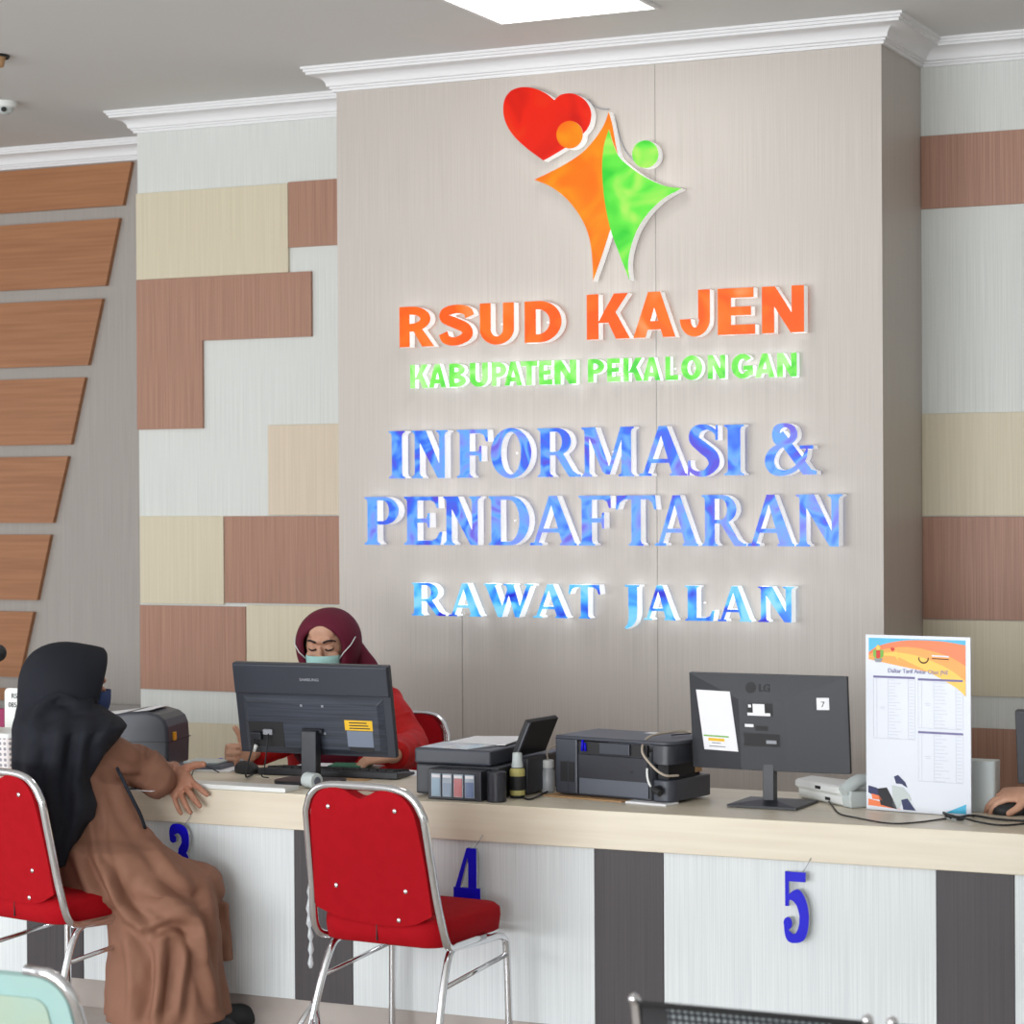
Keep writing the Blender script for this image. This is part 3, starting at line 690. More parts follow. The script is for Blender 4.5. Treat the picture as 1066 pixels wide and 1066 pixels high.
obj('screen', slab(-hw+.012, hw-.012, .018, Hh-.012, -.014, -.0125), 'matte_black', t)
obj('upper_cover', slab(-hw, hw, Hh*.66, Hh, .0122, .022, ins=.004), 'dark_plastic', hs, bevel=.003)
obj('ridged_cover', slab(-hw+.03, hw-.03, .006, Hh*.645, .0122, .026, ins=.022), 'ridged_plastic', hs, bevel=.002)
bump_ = slab(-hw+.05, -hw+.19, .03, .12, .0262, .028); obj('port_recess', bump_, 'matte_black', hs)
obj('connector', slab(-hw+.06, -hw+.105, .055, .085, .0282, .046), 'black_plastic', hs, bevel=.004); obj('connector', slab(-hw+.112, -hw+.15, .075, .095, .0282, .04), 'text_grey', hs, bevel=.003)
for x in (-.04, .045):
    for s in (.085, .185): obj('screw', slab(x-.004, x+.004, s-.004, s+.004, .0261, .028), 'text_grey', hs)
sx_ = hw-.185
yl = obj('sticker', slab(sx_, sx_+.11, .10, .137, .0262, .0268), 'yellow_label', hs)
yl['label'] = 'yellow warning sticker'
tr = MB()
for k in range(3): slab(sx_+.018, sx_+.1-.006*k, .106+.01*k, .110+.01*k, .0269, .0271, mb=tr)
obj('sticker_print', tr, 'text_dark', hs)
obj('sticker', slab(sx_+.006, sx_+.108, .04, .098, .0262, .0268), 'grey_label', hs)
obj('sticker_strip', slab(sx_+.012, sx_+.11, .024, .038, .0262, .0268), 'matte_black', hs)
p = tl(0, Hh*.825, .0225); text('lettering', 'SAMSUNG', .0135, p, 'text_grey', hs, rx=90+11, align='CENTER', bold=.0002, sx=1.25)
st = MB(); st.box(-.03, .03, -.085, -.045, .012, zl_+.09); obj('stand_post', st, 'black_plastic', t, bevel=.004)
obj('stand_base', MB().prism([rrect(.24, .17, .05)], .012, ez=(0, 1, 0), ey=(0, 0, -1), org=(0, -.07, .0125)), 'black_plastic', t, bevel=.003)
obj('stand_hinge', MB().tube([(-.04, -.05, zl_+.085), (.04, -.05, zl_+.085)], .012, 10), 'black_plastic', t, 60)
kc = MB().tube(spline([tl(-hw+.08, .06, .046), (-hw+.07, -.09, .06), (-hw+.05, -.07, .012), (-hw+.02, .03, .006)], 8), .0035, 8)
obj('cable', kc, 'matte_black', t, 180)
obj('cable_collar', MB().tube([tl(-hw+.085, .04, .05), tl(-hw+.075, .018, .054)], .008, 10), 'white_plastic', t, 180)
obj('cable', MB().tube(spline([tl(-hw+.135, .08, .04), (-hw+.135, -.085, .05), (-hw+.11, -.06, .015), (-hw+.12, -.03, .006)], 8), .0025, 8), 'matte_black', t, 180)

# monitor with faceted back
LG = onZ(799, 838.5, CT)
a, b_, c_ = onY(716.6, 699.2, 7.32), onY(881.3, 705.3, 7.32), onY(885.4, 807, 7.32)
zt_, zl_ = a.z-CT, c_.z-CT+.003; hw = (b_.x-a.x)/2; tilt = R(6); Hh = (zt_-zl_)/math.cos(tilt)
t = thing('monitor', 'black monitor with faceted back and a white notice taped to it, right of the printers', 'monitor', ((a.x+c_.x)/2+.006, 7.34, CT), R(-1))
hs = obj('housing', slab(-hw, hw, 0, Hh, -.012, .006), 'black_plastic', t, bevel=.002)
obj('screen', slab(-hw+.01, hw-.01, .018, Hh-.01, -.014, -.0125), 'matte_black', t)
fc = MB(); ix0, ix1, it = -hw*.34, hw*.24, Hh*.75
fc.add([tl(-hw, 0, .0062), tl(hw, 0, .0062), tl(hw, Hh, .0062), tl(-hw, Hh, .0062), tl(ix0, .004, .03), tl(ix1, .004, .03), tl(ix1, it, .03), tl(ix0, it, .03), tl(-hw, it, .0062), tl(hw, it, .0062)],
       [(0, 1, 5, 4), (1, 9, 6, 5), (9, 2, 6), (2, 3, 7, 6), (3, 8, 7), (8, 0, 4, 7), (4, 5, 6, 7), (3, 2, 9, 1, 0, 8)])
obj('faceted_cover', fc, 'black_plastic', hs, bevel=.001, bseg=1)
def fd(x): return .0062+(.03-.0062)*min(1, (x+hw)/(ix0+hw) if x < ix0 else (hw-x)/(hw-ix1) if x > ix1 else 1)
def fslab(x0, x1, s0, s1, m, par, th=.0012, nm='sticker', sk=0):
    q = sk*(s0-s1)
    mb = MB().loft([[tl(x0+q, s0, fd(x0+q)+.0004), tl(x1+q, s0, fd(x1+q)+.0004), tl(x1, s1, fd(x1)+.0004), tl(x0, s1, fd(x0)+.0004)],
                    [tl(x0+q, s0, fd(x0+q)+th), tl(x1+q, s0, fd(x1+q)+th), tl(x1, s1, fd(x1)+th), tl(x0, s1, fd(x0)+th)]])
    return obj(nm, mb, m, par)
X_ = lambda f: -hw+2*hw*f
S2 = lambda f: Hh*(1-f)
n_ = fslab(X_(.045), X_(.275), S2(.80), S2(.175), 'paper', hs, .0016, 'notice', sk=-.11)
n_['label'] = 'white paper notice'
for f0, f1, s0, s1, m in ((.085, .255, .66, .645, 'emblem_green'), (.115, .225, .705, .675, 'yellow_label'), (.14, .2, .73, .72, 'text_grey'), (.12, .23, .765, .755, 'text_grey')): fslab(X_(f0), X_(f1), S2(s0), S2(s1), m, n_, .0022, 'print')
fslab(X_(.385), X_(.545), S2(.415), S2(.285), 'matte_black', hs, .0012, 'sticker'); fslab(X_(.42), X_(.495), S2(.385), S2(.292), 'paper', hs, .0018, 'sticker'); fslab(X_(.385), X_(.53), S2(.415), S2(.385), 'paper', hs, .002, 'sticker'); fslab(X_(.392), X_(.41), S2(.33), S2(.30), 'paper', hs, .002, 'sticker')
fslab(X_(.365), X_(.42), S2(.535), S2(.505), 'paper', hs, .0016, 'sticker'); fslab(X_(.43), X_(.51), S2(.57), S2(.52), 'matte_black', hs, .001, 'sticker')
fslab(X_(.355), X_(.585), S2(.735), S2(.60), 'matte_black', hs, .001, 'port_recess'); fslab(X_(.50), X_(.565), S2(.70), S2(.665), 'text_grey', hs, .006, 'connector')
sk_ = fslab(X_(.815), X_(.89), S2(.34), S2(.215), 'paper', hs, .0016, 'sticker')
p = tl(X_(.84), S2(.31), fd(X_(.852))+.002); text('lettering', '7', .026, p, 'text_dark', hs, rx=96, rz=R(2))
def facet_pt(x, s): # on the sloped upper facet
    k = (Hh-s)/(Hh-it); d = .0062+(.03-.0062)*k; return tl(x, s, d+.0008)
fa = math.degrees(math.atan2(.0238, Hh-it))
text('lettering', 'LG', .034, facet_pt(-.026, Hh*.835), 'matte_black', hs, rx=96-fa-0, bold=.0008)
c = facet_pt(-.052, Hh*.87); e1 = V((1, 0, 0)); n3 = V(facet_pt(0, Hh*.9))-V(facet_pt(0, Hh*.8)); n3.normalize()
obj('logo_disc', MB().prism([circ(0, 0, .0185)], .001, org=V(c)-n3.cross(e1)*.0, ex=e1, ez=n3, ey=e1.cross(n3)*(-1)), 'matte_black', hs)
lp = V(tl(0, 0, 0))
st = MB(); st.box(-.018, .02, -.042, -.006, .012, zl_+.075); obj('stand_post', st, 'black_plastic', t, bevel=.002)
bs = MB(); bw = .118
bs.loft([[(-bw, -.105, .0006), (bw, -.105, .0006), (bw, .115, .0006), (-bw, .115, .0006)], [(-bw, -.105, .010), (bw, -.105, .010), (bw, .115, .010), (-bw, .115, .010)], [(-.03, -.045, .022), (.03, -.045, .022), (.03, .0, .022), (-.03, .0, .022)]])
obj('stand_base', bs, 'black_plastic', t, bevel=.001, bseg=1)

p = onZ(320, 822, CT)
t = thing('tape_roll', 'pale grey roll lying on the counter in front of the ridged monitor stand', 'roll', (p.x, p.y+.03, CT+.0285), R(-20))
obj('sleeve', MB().tube([(-.028, 0, 0), (.028, 0, 0)], .0275, 20), 'pale_grey', t, 40, bevel=.002); obj('core', MB().tube([(-.032, 0, 0), (.032, 0, 0)], .014, 16), 'silver_grey', t, 40)
# keyboard, mouse and small things by the left desk
k0, k1 = onZ(262, 806, CT), onZ(418, 812, CT)
ang = math.atan2(k1.y-k0.y, k1.x-k0.x)
t = thing('keyboard', 'black keyboard lying behind the monitor with the ridged back', 'keyboard', ((k0.x+k1.x)/2, (k0.y+k1.y)/2+.08, CT+.0005), ang)
L = (k1-k0).length/2-.02
obj('base', MB().loft([[(-L, -.085, 0), (L, -.085, 0), (L, .08, 0), (-L, .08, 0)], [(-L, -.085, .026), (L, -.085, .026), (L, .08, .012), (-L, .08, .012)]]), 'black_plastic', t, bevel=.004)
for r_ in range(5):
    for c in range(15):
        x = -L+.03+c*(2*L-.06)/14.6; y = -.068+r_*.031
        if r_ == 4 and 4 <= c <= 8:
            if c > 4: continue
        wk = (2*L-.06)/14.6*.86
        z = .026-(y+.085)/.165*.014
        x2 = x+wk*(1 if not (r_ == 4 and c == 4) else 5.4)
        obj('key', MB().loft([[(x, y, z-.002), (x2, y, z-.002), (x2, y+.026, z-.003), (x, y+.026, z-.003)], [(x+.002, y+.003, z+.007), (x2-.002, y+.003, z+.007), (x2-.002, y+.022, z+.005), (x+.002, y+.022, z+.005)]]), 'matte_black', t)
def mouse(label, loc, rz, red=False, s=1.0):
    t = thing('computer_mouse', label, 'mouse', loc, rz); t.scale = (s,)*3
    rings = []
    for z, k in ((.0, .95), (.008, 1), (.018, .97), (.027, .82), (.034, .55), (.037, .2)):
        rings.append([(x*k, y*k+.004*(1-k), z) for x, y in [(.033*math.cos(2*math.pi*i/24)*(1-.12*math.sin(2*math.pi*i/24)), .058*math.sin(2*math.pi*i/24)) for i in range(24)]])
    obj('shell', MB().loft(rings), 'matte_black', t, 60)
    obj('wheel', MB().tube([(-.004, .03, .033), (.004, .03, .033)], .008, 12), 'text_grey', t, 60)
    if red: obj('logo_spot', MB().ell((-.02, -.035, .02), (.012, 0, 0), (0, .012, 0), (0, 0, .008), 12, 8), 'emblem_red', t, 60)
    return t
p = onZ(249, 806, CT); mouse('black mouse on the counter at the left end of the keyboard', (p.x, p.y+.05, CT+.0005), R(60), s=1.15)
def cable(label, pts, r=.0025, m='matte_black', name='cable'):
    tag(obj(name, MB().tube(spline(pts, 7), r, 7), m, smooth=180), label, 'cable')
p0 = onZ(228, 804, CT+.004); p1 = onZ(213, 797, CT+.02); p2 = onZ(203, 800, CT+.012); p3 = onZ(199, 809, CT+.0035)
cable('thin black cable looping from the mouse beside the blue cap', [p0, p1, p2, p3], .0022)
s0, s1 = onZ(166, 810, CT), onZ(313, 822, CT)
t = tag(obj('cable_trunking', MB().box(s0.x, s1.x, YCT+.004, YCT+.1, CT+.0006, CT+.016), 'white_plastic', bevel=.002), 'flat white strip lying along the counter edge under the monitor', 'cable cover')
p = onZ(200, 800, CT)
t = thing('note_tray', 'stack of grey notebooks and white paper beside the label printer', 'notebooks', (p.x+.04, p.y, CT+.0005), R(8))
obj('paper_sheet', MB().box(-.12, .15, -.08, .1, 0, .004), 'paper', t)
obj('notebook', MB().box(-.09, .1, -.05, .1, .0045, .02), 'silver_grey', t, bevel=.003); obj('notebook', MB().box(-.06, .08, -.03, .09, .0205, .03), 'pale_grey', t, bevel=.003)
a, b_ = onZ(192, 802, CT+.008), onZ(222, 797, CT+.008)
t = thing('pen', 'dark pen lying on the paper beside the grey notebooks', 'pen', (0, 0, 0)); 
obj('barrel', MB().tube([(a.x, a.y-.03, CT+.009), (b_.x, b_.y-.03, CT+.009)], .0045, 10), 'navy', t, 180); obj('tip', MB().tube([(a.x, a.y-.03, CT+.009), (a.x-.012, a.y-.0335, CT+.009)], [.004, .001], 10), 'text_grey', t, 180)
p = onZ(230, 797, CT); tag(obj('bottle_cap', MB().lathe([(.011, 0), (.012, .002), (.011, .026), (.006, .028)], (p.x, p.y, CT+.0005)), 'blue_acrylic', smooth=40), 'small blue cap standing beside the black mouse', 'cap')
# label printer behind the client
p = onZ(152, 800, CT); zr = onZ(190, 796, CT)
t = thing('label_printer', 'dark grey label printer with amber latch beside the woman in the black hijab', 'printer', (zr.x-.005, zr.y-.02, CT+.0005), R(14))
q = []
for y, z in [(.0, 0), (.24, 0), (.245, .02), (.245, .14), (.235, .165), (.21, .18), (.05, .19), (.02, .182), (.005, .165), (.0, .14)]: q.append((y, z))
w_ = .26
def lpr(x0, x1, k, y0=0): return [[(x, y0+.12+(y-.12)*k, .095+(z-.095)*k) for y, z in q] for x in (x0, x1)]
q2 = [(-.36, 0), (.0, 0), (.004, .10), (0, .155), (-.012, .183), (-.035, .200), (-.08, .212), (-.16, .21), (-.34, .175), (-.36, .15)]
obj('body', MB().loft([[(x, y, z) for x, z in q2] for y in (-.125, .125)]), 'printer_grey', t, bevel=.012, bseg=3)
obj('seam', MB().box(-.345, .0062, -.1262, .1262, .098, .101), 'matte_black', t)
obj('latch', MB().box(.0, .010, -.075, -.045, .10, .132), 'amber', t, bevel=.003)
px_ = MB(); px_.loft([[(-.3, -.1, .19), (-.07, -.1, .2175), (-.07, .09, .2175), (-.3, .09, .19)], [(-.3, -.1, .192), (-.07, -.1, .2195), (-.07, .09, .2195), (-.3, .09, .192)]])
pp = obj('paper_sheet', px_, 'paper'); pp.location = t.location; pp.rotation_euler = t.rotation_euler; tag(pp, 'white paper lying on top of the dark label printer', 'paper')

# first printer, with its ink tanks facing the visitor
NX, FX = onY(433, 800, 7.13).x, onY(520, 800, 7.13).x
t = thing('inkjet_printer', 'dark grey inkjet printer with four ink tanks facing forward, papers on its lid', 'printer', (NX, 7.13, CT+.0005), R(-1))
WX = FX-NX; ht = onY(480, 784, 7.13).z-CT
obj('body', MB().box(0, WX, 0, .42, .006, ht-.042), 'printer_dark', t, bevel=.006)
obj('scanner_lid', MB().box(-.004, WX-.03, -.004, .42, ht-.041, ht+.012), 'printer_grey', t, bevel=.008, bseg=3)
obj('rear_section', MB().box(WX+.0005, WX+.05, .12, .42, .006, ht-.02), 'printer_dark', t, bevel=.006)
tk0, tk1 = onY(446.5, 800, 7.06).x-NX, onY(499, 800, 7.06).x-NX
tb = obj('tank_box', MB().box(tk0, tk1+.012, -.075, -.0045, .0, ht-.048), 'printer_dark', t, bevel=.003)
tw = (tk1-tk0-.02)/4
for i, (m, f) in enumerate((('ink_grey', .8), ('ink_slate', .62), ('ink_red', .85), ('ink_blue', .7))):
    x = tk0+.012+i*tw
    iw = obj('ink_tank', MB().box(x+.003, x+tw-.003, -.0795, -.0755, .010, ht-.062), 'ink_window', t, bevel=.001, bseg=1)
    obj('ink', MB().box(x+.006, x+tw-.006, -.0812, -.0797, .012, .010+(ht-.075)*f), m, iw)
    obj('level_label', MB().box(x+.006, x+tw-.006, -.0812, -.0797, ht-.075, ht-.066), 'paper', iw)
obj('hose_cover', MB().tube([(tk1+.055, -.045, 0.0), (tk1+.055, -.045, ht-.05)], .032, 18), 'printer_dark', t, 60, bevel=.003)
# raised rear paper support
ps = MB(); o = V((WX+.0, .10, ht-.004)); up_ = V((.05, 0, .115)); dp = V((.02, .2, 0)); nn = V((.012, 0, -.010))
ps.loft([[o, o+dp, o+dp+nn, o+nn], [o+up_, o+up_+dp, o+up_+dp+nn, o+up_+nn]])
obj('paper_support', ps, 'matte_black', t, bevel=.002)
ps2 = MB(); a = o+up_*.12+dp*.1-nn*.12; b2 = o+up_*.9+dp*.1-nn*.12
ps2.loft([[a, a+dp*.8, a+dp*.8+nn*.1, a+nn*.1], [b2, b2+dp*.8, b2+dp*.8+nn*.1, b2+nn*.1]])
obj('support_rib', MB().loft([[o+nn*1.02, o+dp*.06+nn*1.02, o+dp*.06+nn*1.4, o+nn*1.4], [o+up_+nn*1.02, o+up_+dp*.06+nn*1.02, o+up_+dp*.06+nn*1.4, o+up_+nn*1.4]]), 'printer_grey', t)
obj('sticker', MB().box(-.0052, -.0042, .02, .045, ht-.07, ht-.045), 'paper', t)
sh = thing('paper_stack', 'white papers in a clear sleeve on the lid of the printer with ink tanks', 'paper', (NX, 7.13, CT+ht+.013), R(-1))
obj('sheet', MB().box(.03, .24, .14, .40, .0, .003), 'paper', sh); obj('sheet', MB().loft([[(.06, .1, .0035), (.27, .14, .0035), (.23, .41, .0035), (.04, .36, .0035)], [(.06, .1, .0055), (.27, .14, .006), (.23, .41, .009), (.04, .36, .006)]]), 'paper', sh)
obj('sleeve', MB().loft([[(.01, .02, .0001), (.2, .0, .0001), (.24, .13, .0001), (.04, .13, .0001)], [(.01, .02, .001), (.2, .0, .002), (.24, .13, .006), (.04, .13, .009)]]), 'clear_acrylic', sh)
# bottles between the printers
p = onZ(536, 831, CT)
t = thing('ink_bottle', 'black ink bottle with clear cap and yellow bands, between the two printers', 'bottle', (p.x+.004, p.y+.012, CT+.0005))
obj('body', MB().lathe([(.024, 0), (.0255, .004), (.0255, .088), (.022, .098), (.018, .102)]), 'matte_black', t, 40)
obj('label_band', MB().lathe([(.0258, .01), (.0261, .011), (.0261, .026), (.0258, .027)]), 'band_yellow', t, 40)
obj('label_band', MB().lathe([(.0258, .074), (.0261, .075), (.0261, .092), (.0225, .1)]), 'band_yellow', t, 40)
obj('cap', MB().lathe([(.019, .1025), (.02, .108), (.017, .124), (.016, .15), (.012, .152)]), 'pale_grey', t, 40)
p = onZ(568, 825, CT)
t = thing('small_jar', 'small clear plastic bottle with white cap beside the second printer', 'bottle', (p.x, p.y+.02, CT+.0005))
obj('body', MB().lathe([(.022, 0), (.0235, .004), (.0235, .07), (.018, .082)]), 'clear_acrylic', t, 40)
obj('contents', MB().lathe([(.012, .004), (.02, .02), (.014, .05), (.006, .06)], seg=9), 'paper', t)
obj('cap', MB().lathe([(.02, .0825), (.021, .085), (.0205, .108), (.017, .11)]), 'white_plastic', t, 40)
cable('thin hose rising from the small clear bottle to the printer', [(p.x, p.y+.02, CT+.112), (p.x-.002, p.y+.02, CT+.135), (p.x+.012, p.y+.03, CT+.155), (p.x+.04, p.y+.05, CT+.157)], .003, 'beige_cable', 'hose')
# second printer
a, b_ = onZ(578, 826, CT+.008), onZ(699, 836, CT+.008)
ang = math.atan2(b_.y-a.y, b_.x-a.x); L = (b_-a).length
t = thing('inkjet_printer', 'large black inkjet printer with closed front panel left of the faceted monitor', 'printer', (a.x, a.y, CT+.0085), ang)
ht = (onY(578, 765, a.y).z-CT-.0085)
def prr(d0, d1, z0, z1, x0=0, x1=None, r=.03):
    x1 = L if x1 is None else x1
    return [[(x, y, z) for x, y in [(x0, d0), (x1-r, d0)]+[(x1-r+r*math.sin(R(k)), d0+r-r*math.cos(R(k))) for k in (20, 40, 60, 80)]+[(x1, d0+r), (x1, d1), (x0, d1)]] for z in (z0, z1)]
D_ = .25
obj('body', MB().loft(prr(.012, D_, 0, ht*.80, .012, L-.075)), 'printer_dark', t, 50)
obj('front_panel', MB().box(L*.205, L*.80, .003, .0115, .006, ht*.66), 'silver_grey', t, bevel=.002)
fp = obj('tray_door', MB().box(L*.205, L*.80, -.0, .0028, ht*.30, ht*.70), 'printer_dark', t, bevel=.001, bseg=1)
obj('tray_button', MB().box(L*.66, L*.675, -.0022, -.0002, ht*.44, ht*.48), 'matte_black', fp)
lb = obj('ink_unit', MB().box(0, L*.195, .0, .2, .003, ht*.985), 'printer_grey', t, bevel=.006)
obj('ink_window', MB().box(L*.05, L*.17, -.0018, -.0003, ht*.22, ht*.56), 'matte_black', lb)
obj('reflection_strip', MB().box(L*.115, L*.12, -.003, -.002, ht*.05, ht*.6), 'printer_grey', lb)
rs = obj('right_cheek', MB().loft(prr(.0, D_, 0, ht*.36, L-.07, L+.0, .035)), 'printer_grey', t, 50, bevel=.004)
obj('right_cheek', MB().loft(prr(.0, D_, ht*.62, ht*.93, L-.07, L+.0, .035)), 'printer_dark', t, 50)
obj('side_bay', MB().box(L-.07, L-.03, .03, D_-.02, ht*.361, ht*.619), 'matte_black', t)
obj('side_label', MB().box(L-.031, L-.027, .2, .24, ht*.40, ht*.60), 'cardboard', t)
obj('lid', MB().loft(prr(-.004, D_+.006, ht*.935, ht*1.005, .004, L+.004, .045)), 'printer_grey', t, 50, bevel=.005, bseg=3)
obj('handle_recess', MB().box(L*.21, L*.80, .0, .011, ht*.72, ht*.92), 'matte_black', t)
obj('handle', MB().box(L*.40, L*.66, -.010, -.0006, ht*.73, ht*.925), 'printer_grey', t, bevel=.003)
obj('plug', MB().tube([(L-.045, -.002, ht*.22), (L-.045, -.03, ht*.2)], .012, 10).tube([(L-.05, -.028, ht*.22), (L-.02, -.034, ht*.17)], .012, 10), 'matte_black', t, 60)
obj('lid_label', MB().box(L*.5, L*.66, .2, .24, ht*1.0055, ht*1.009), 'paper', t)
M_ = t.matrix_basis.copy()
def loc2(x, y, z): return M_ @ V((x, y, z))
M_ = Matrix.Translation(t.location) @ Matrix.Rotation(ang, 4, 'Z')
cable('beige cable looped over the large black printer', [loc2(L*.93, .2, ht*1.03), loc2(L*.84, .2, ht*1.08), loc2(L*.76, .05, ht*1.05), loc2(L*.775, -.014, ht*.86), loc2(L*.84, -.02, ht*.66), loc2(L*.96, -.02, ht*.47), loc2(L*1.02, .03, ht*.44)], .0042, 'beige_cable')
cable('black wire lying on the lid of the large black printer', [loc2(L*.80, .15, ht*1.03), loc2(L*.9, .2, ht*1.05), loc2(L*1.0, .22, ht*1.07), loc2(L*1.01, .22, ht*1.02)], .0022)
cable('white plug lead hanging down the front corner of the large black printer', [loc2(L*.815, -.012, ht*.55), loc2(L*.82, -.016, ht*.45), loc2(L*.835, -.02, ht*.34), loc2(L*.86, -.024, ht*.26)], .004, 'white_plastic')
tag(obj('pen', MB().tube([loc2(L*.245, -.004, ht*.76), loc2(L*.25, -.004, ht*.95)], .0045, 8).tube([loc2(L*.275, -.004, ht*.76), loc2(L*.27, -.004, ht*.9)], .0042, 8), 'blue_acrylic', smooth=180), 'blue pen clip stuck in the slot of the large black printer', 'pen')
cb = MB().box(-.03, L*.62, -.03, .1, .0, .004).box(-.01, L*.8, .05, .34, .0, .0075)
o = obj('cardboard_sheet', cb, 'cardboard'); o.location = (a.x, a.y, CT+.0005); o.rotation_euler = (0, 0, ang); tag(o, 'thin brown cardboard under the large black printer', 'cardboard')
o = obj('folded_paper', MB().box(L*.66, L*1.0, -.035, .045, .0, .0065), 'paper'); o.location = (a.x, a.y, CT+.0005); o.rotation_euler = (0, 0, ang); tag(o, 'folded white paper under the front corner of the large black printer', 'paper')
cable('black cable on the counter between the ink bottle and the large printer', [onZ(543, 829, CT+.004), onZ(550, 832, CT+.004), onZ(560, 829, CT+.004), onZ(575, 821, CT+.004)], .003)
# telephone seen from behind
a, b_ = onZ(838, 832, CT), onZ(877, 840, CT)
ang = math.atan2(b_.y-a.y, b_.x-a.x); L = (b_-a).length
t = thing('desk_telephone', 'white desk telephone seen from behind, half hidden by the faceted monitor', 'telephone', (a.x, a.y, CT+.0005), ang)
body = MB().loft([[(x, y, z) for y, z in [(.01, 0), (.0, .006), (.0, .034), (-.014, .042), (-.014, .06), (-.004, .066), (.05, .072), (.19, .05), (.2, .01), (.19, 0)]] for x in (-.04, L)])
obj('body', body, 'white_plastic', t, bevel=.004)
obj('port', MB().box(L*.55, L*.68, -.0012, -.0002, .012, .022), 'matte_black', t); obj('port', MB().box(L*.38, L*.52, -.0155, -.0142, .046, .056), 'matte_black', t)
hs = obj('handset', MB().tube(spline([(L+.02, -.01, .05), (L+.022, .05, .085), (L+.02, .14, .08), (L+.02, .2, .035)], 5), [.022]*6+[.018]*6+[.022]*4, 12), 'pale_grey', t, 60)
obj('cradle', MB().loft([[(x, y, z) for y, z in [(.0, 0), (-.005, .03), (.0, .055), (.19, .04), (.2, .0)]] for x in (L+.001, L+.05)]), 'pale_grey', t, bevel=.004)
pts = [loc for loc in (onZ(856, 818, CT+.05), onZ(858, 828, CT+.02), onZ(866, 838, CT+.004), onZ(874, 847, CT+.003), onZ(890, 851, CT+.003), onZ(925, 857, CT+.003), onZ(955, 856, CT+.003), onZ(985, 852, CT+.003))]
cable('black telephone cable snaking along the counter in front of the poster', pts, .0025)
cable('dark cable bundle at the right end of the counter below the poster', [onZ(982, 846, CT+.012), onZ(995, 851, CT+.008), onZ(1012, 849, CT+.008), onZ(1040, 853, CT+.006), onZ(1090, 856, CT+.006)], .004)
cable('second dark cable below the poster, running to the right edge', [onZ(984, 850, CT+.006), onZ(1000, 851, CT+.018), onZ(1020, 856, CT+.005), onZ(1050, 859, CT+.004), onZ(1095, 853, CT+.005)], .003)
cable('knotted dark cable end in front of the blue corner of the poster', [onZ(990, 852, CT+.005), onZ(983, 847, CT+.016), onZ(992, 849, CT+.022), onZ(1003, 853, CT+.010), onZ(996, 853, CT+.006), onZ(1008, 849, CT+.014), onZ(1014, 850, CT+.004)], .003)
a = onZ(1010, 846, CT); b_ = onZ(1035, 848, CT)
gx = tag(obj('grey_box', MB().loft([[(x*k, y*k, z) for x, y in rrect((b_-a).length+.02, .07, .012)] for z, k in ((0, .94), (.004, .97), (.16, 1.0), (.164, .98))]), 'pale_grey', smooth=40), 'upright pale grey plastic box behind the right edge of the poster', 'box')
gx.location = ((a.x+b_.x)/2-.012, a.y+.045, CT+.0005); gx.rotation_euler = (0, 0, R(-3))

# tariff poster in an acrylic stand
a, b_ = onZ(902, 843, CT), onZ(1011, 851, CT)
ang = math.atan2(b_.y-a.y, b_.x-a.x); PW = (b_-a).length; PH = onY(897, 660.5, a.y).z-CT
t = thing('poster_stand', 'upright white tariff poster with orange and yellow top standing on the counter', 'poster', (a.x, a.y+.0, CT+.0005), ang)
obj('board', MB().box(0, PW, 0, .006, .002, PH), 'poster_white', t)
obj('foot', MB().box(PW*.1, PW*.9, .0065, .11, 0, .004), 'clear_acrylic', t); 
def art(pts, m, d, nm='print'):
    l = [(x*PW, (1-y)*PH) for x, y in pts]
    if sum(l[i][0]*l[(i+1) % len(l)][1]-l[(i+1) % len(l)][0]*l[i][1] for i in range(len(l))) < 0: l = l[::-1]
    return obj(nm, MB().prism([l], .0004, org=(0, -.0002-d*.00035, 0)), m, t)
c1 = [(x, y) for x, y in sp2([(.03, .10), (.12, .065), (.3, .035), (.5, .024), (.75, .028), (.955, .045)])]
art([(.03, .018), (.955, .018), (.955, .16), (.5, .1), (.03, .125)], 'poster_blue', 1)
art(c1+[(.955, .30), (.6, .2), (.3, .17), (.03, .14)], 'poster_orange', 2)
art(sp2([(.03, .115), (.15, .085), (.35, .065), (.55, .072), (.8, .11), (.955, .16)])+[(.955, .30), (.6, .2), (.3, .17), (.03, .14)], 'poster_amber', 3)
art(sp2([(.03, .13), (.2, .10), (.35, .098), (.55, .12), (.8, .18), (.955, .245)])+sp2([(.955, .33), (.87, .285), (.72, .235), (.55, .185), (.42, .15), (.32, .125), (.2, .117), (.03, .125)]), 'poster_yellow', 4)
art([(.955, .93), (.955, .985), (.76, .985)], 'poster_blue', 1)
# crests and emblem along the top
art([(.075, .085), (.175, .085), (.175, .12), (.125, .15), (.075, .12)], 'emblem_green', 6, 'crest'); art([(.105, .088), (.145, .088), (.145, .13), (.125, .135), (.105, .13)], 'emblem_red', 7, 'crest'); art([(.1, .07), (.125, .055), (.15, .07), (.14, .085), (.11, .085)], 'poster_yellow', 7, 'crest')
art([(.08, .135), (.17, .135), (.15, .155), (.1, .155)], 'text_grey', 7, 'crest')
art([(p[0]/1066*.10+.235, p[1]/1066*.075+.062) for p in heart], 'emblem_red', 6, 'small_heart')
art([(.275, .105), (.3, .085), (.33, .12), (.315, .125), (.32, .145), (.29, .12)], 'poster_yellow', 6, 'small_figure')
art([(.56+.05*math.cos(R(k)), .125+.03*math.sin(R(k))) for k in range(-10, 200, 15)]+[(.56+.04*math.cos(R(k)), .125+.022*math.sin(R(k))) for k in range(200, -20, -15)], 'brow', 6, 'ring_emblem')
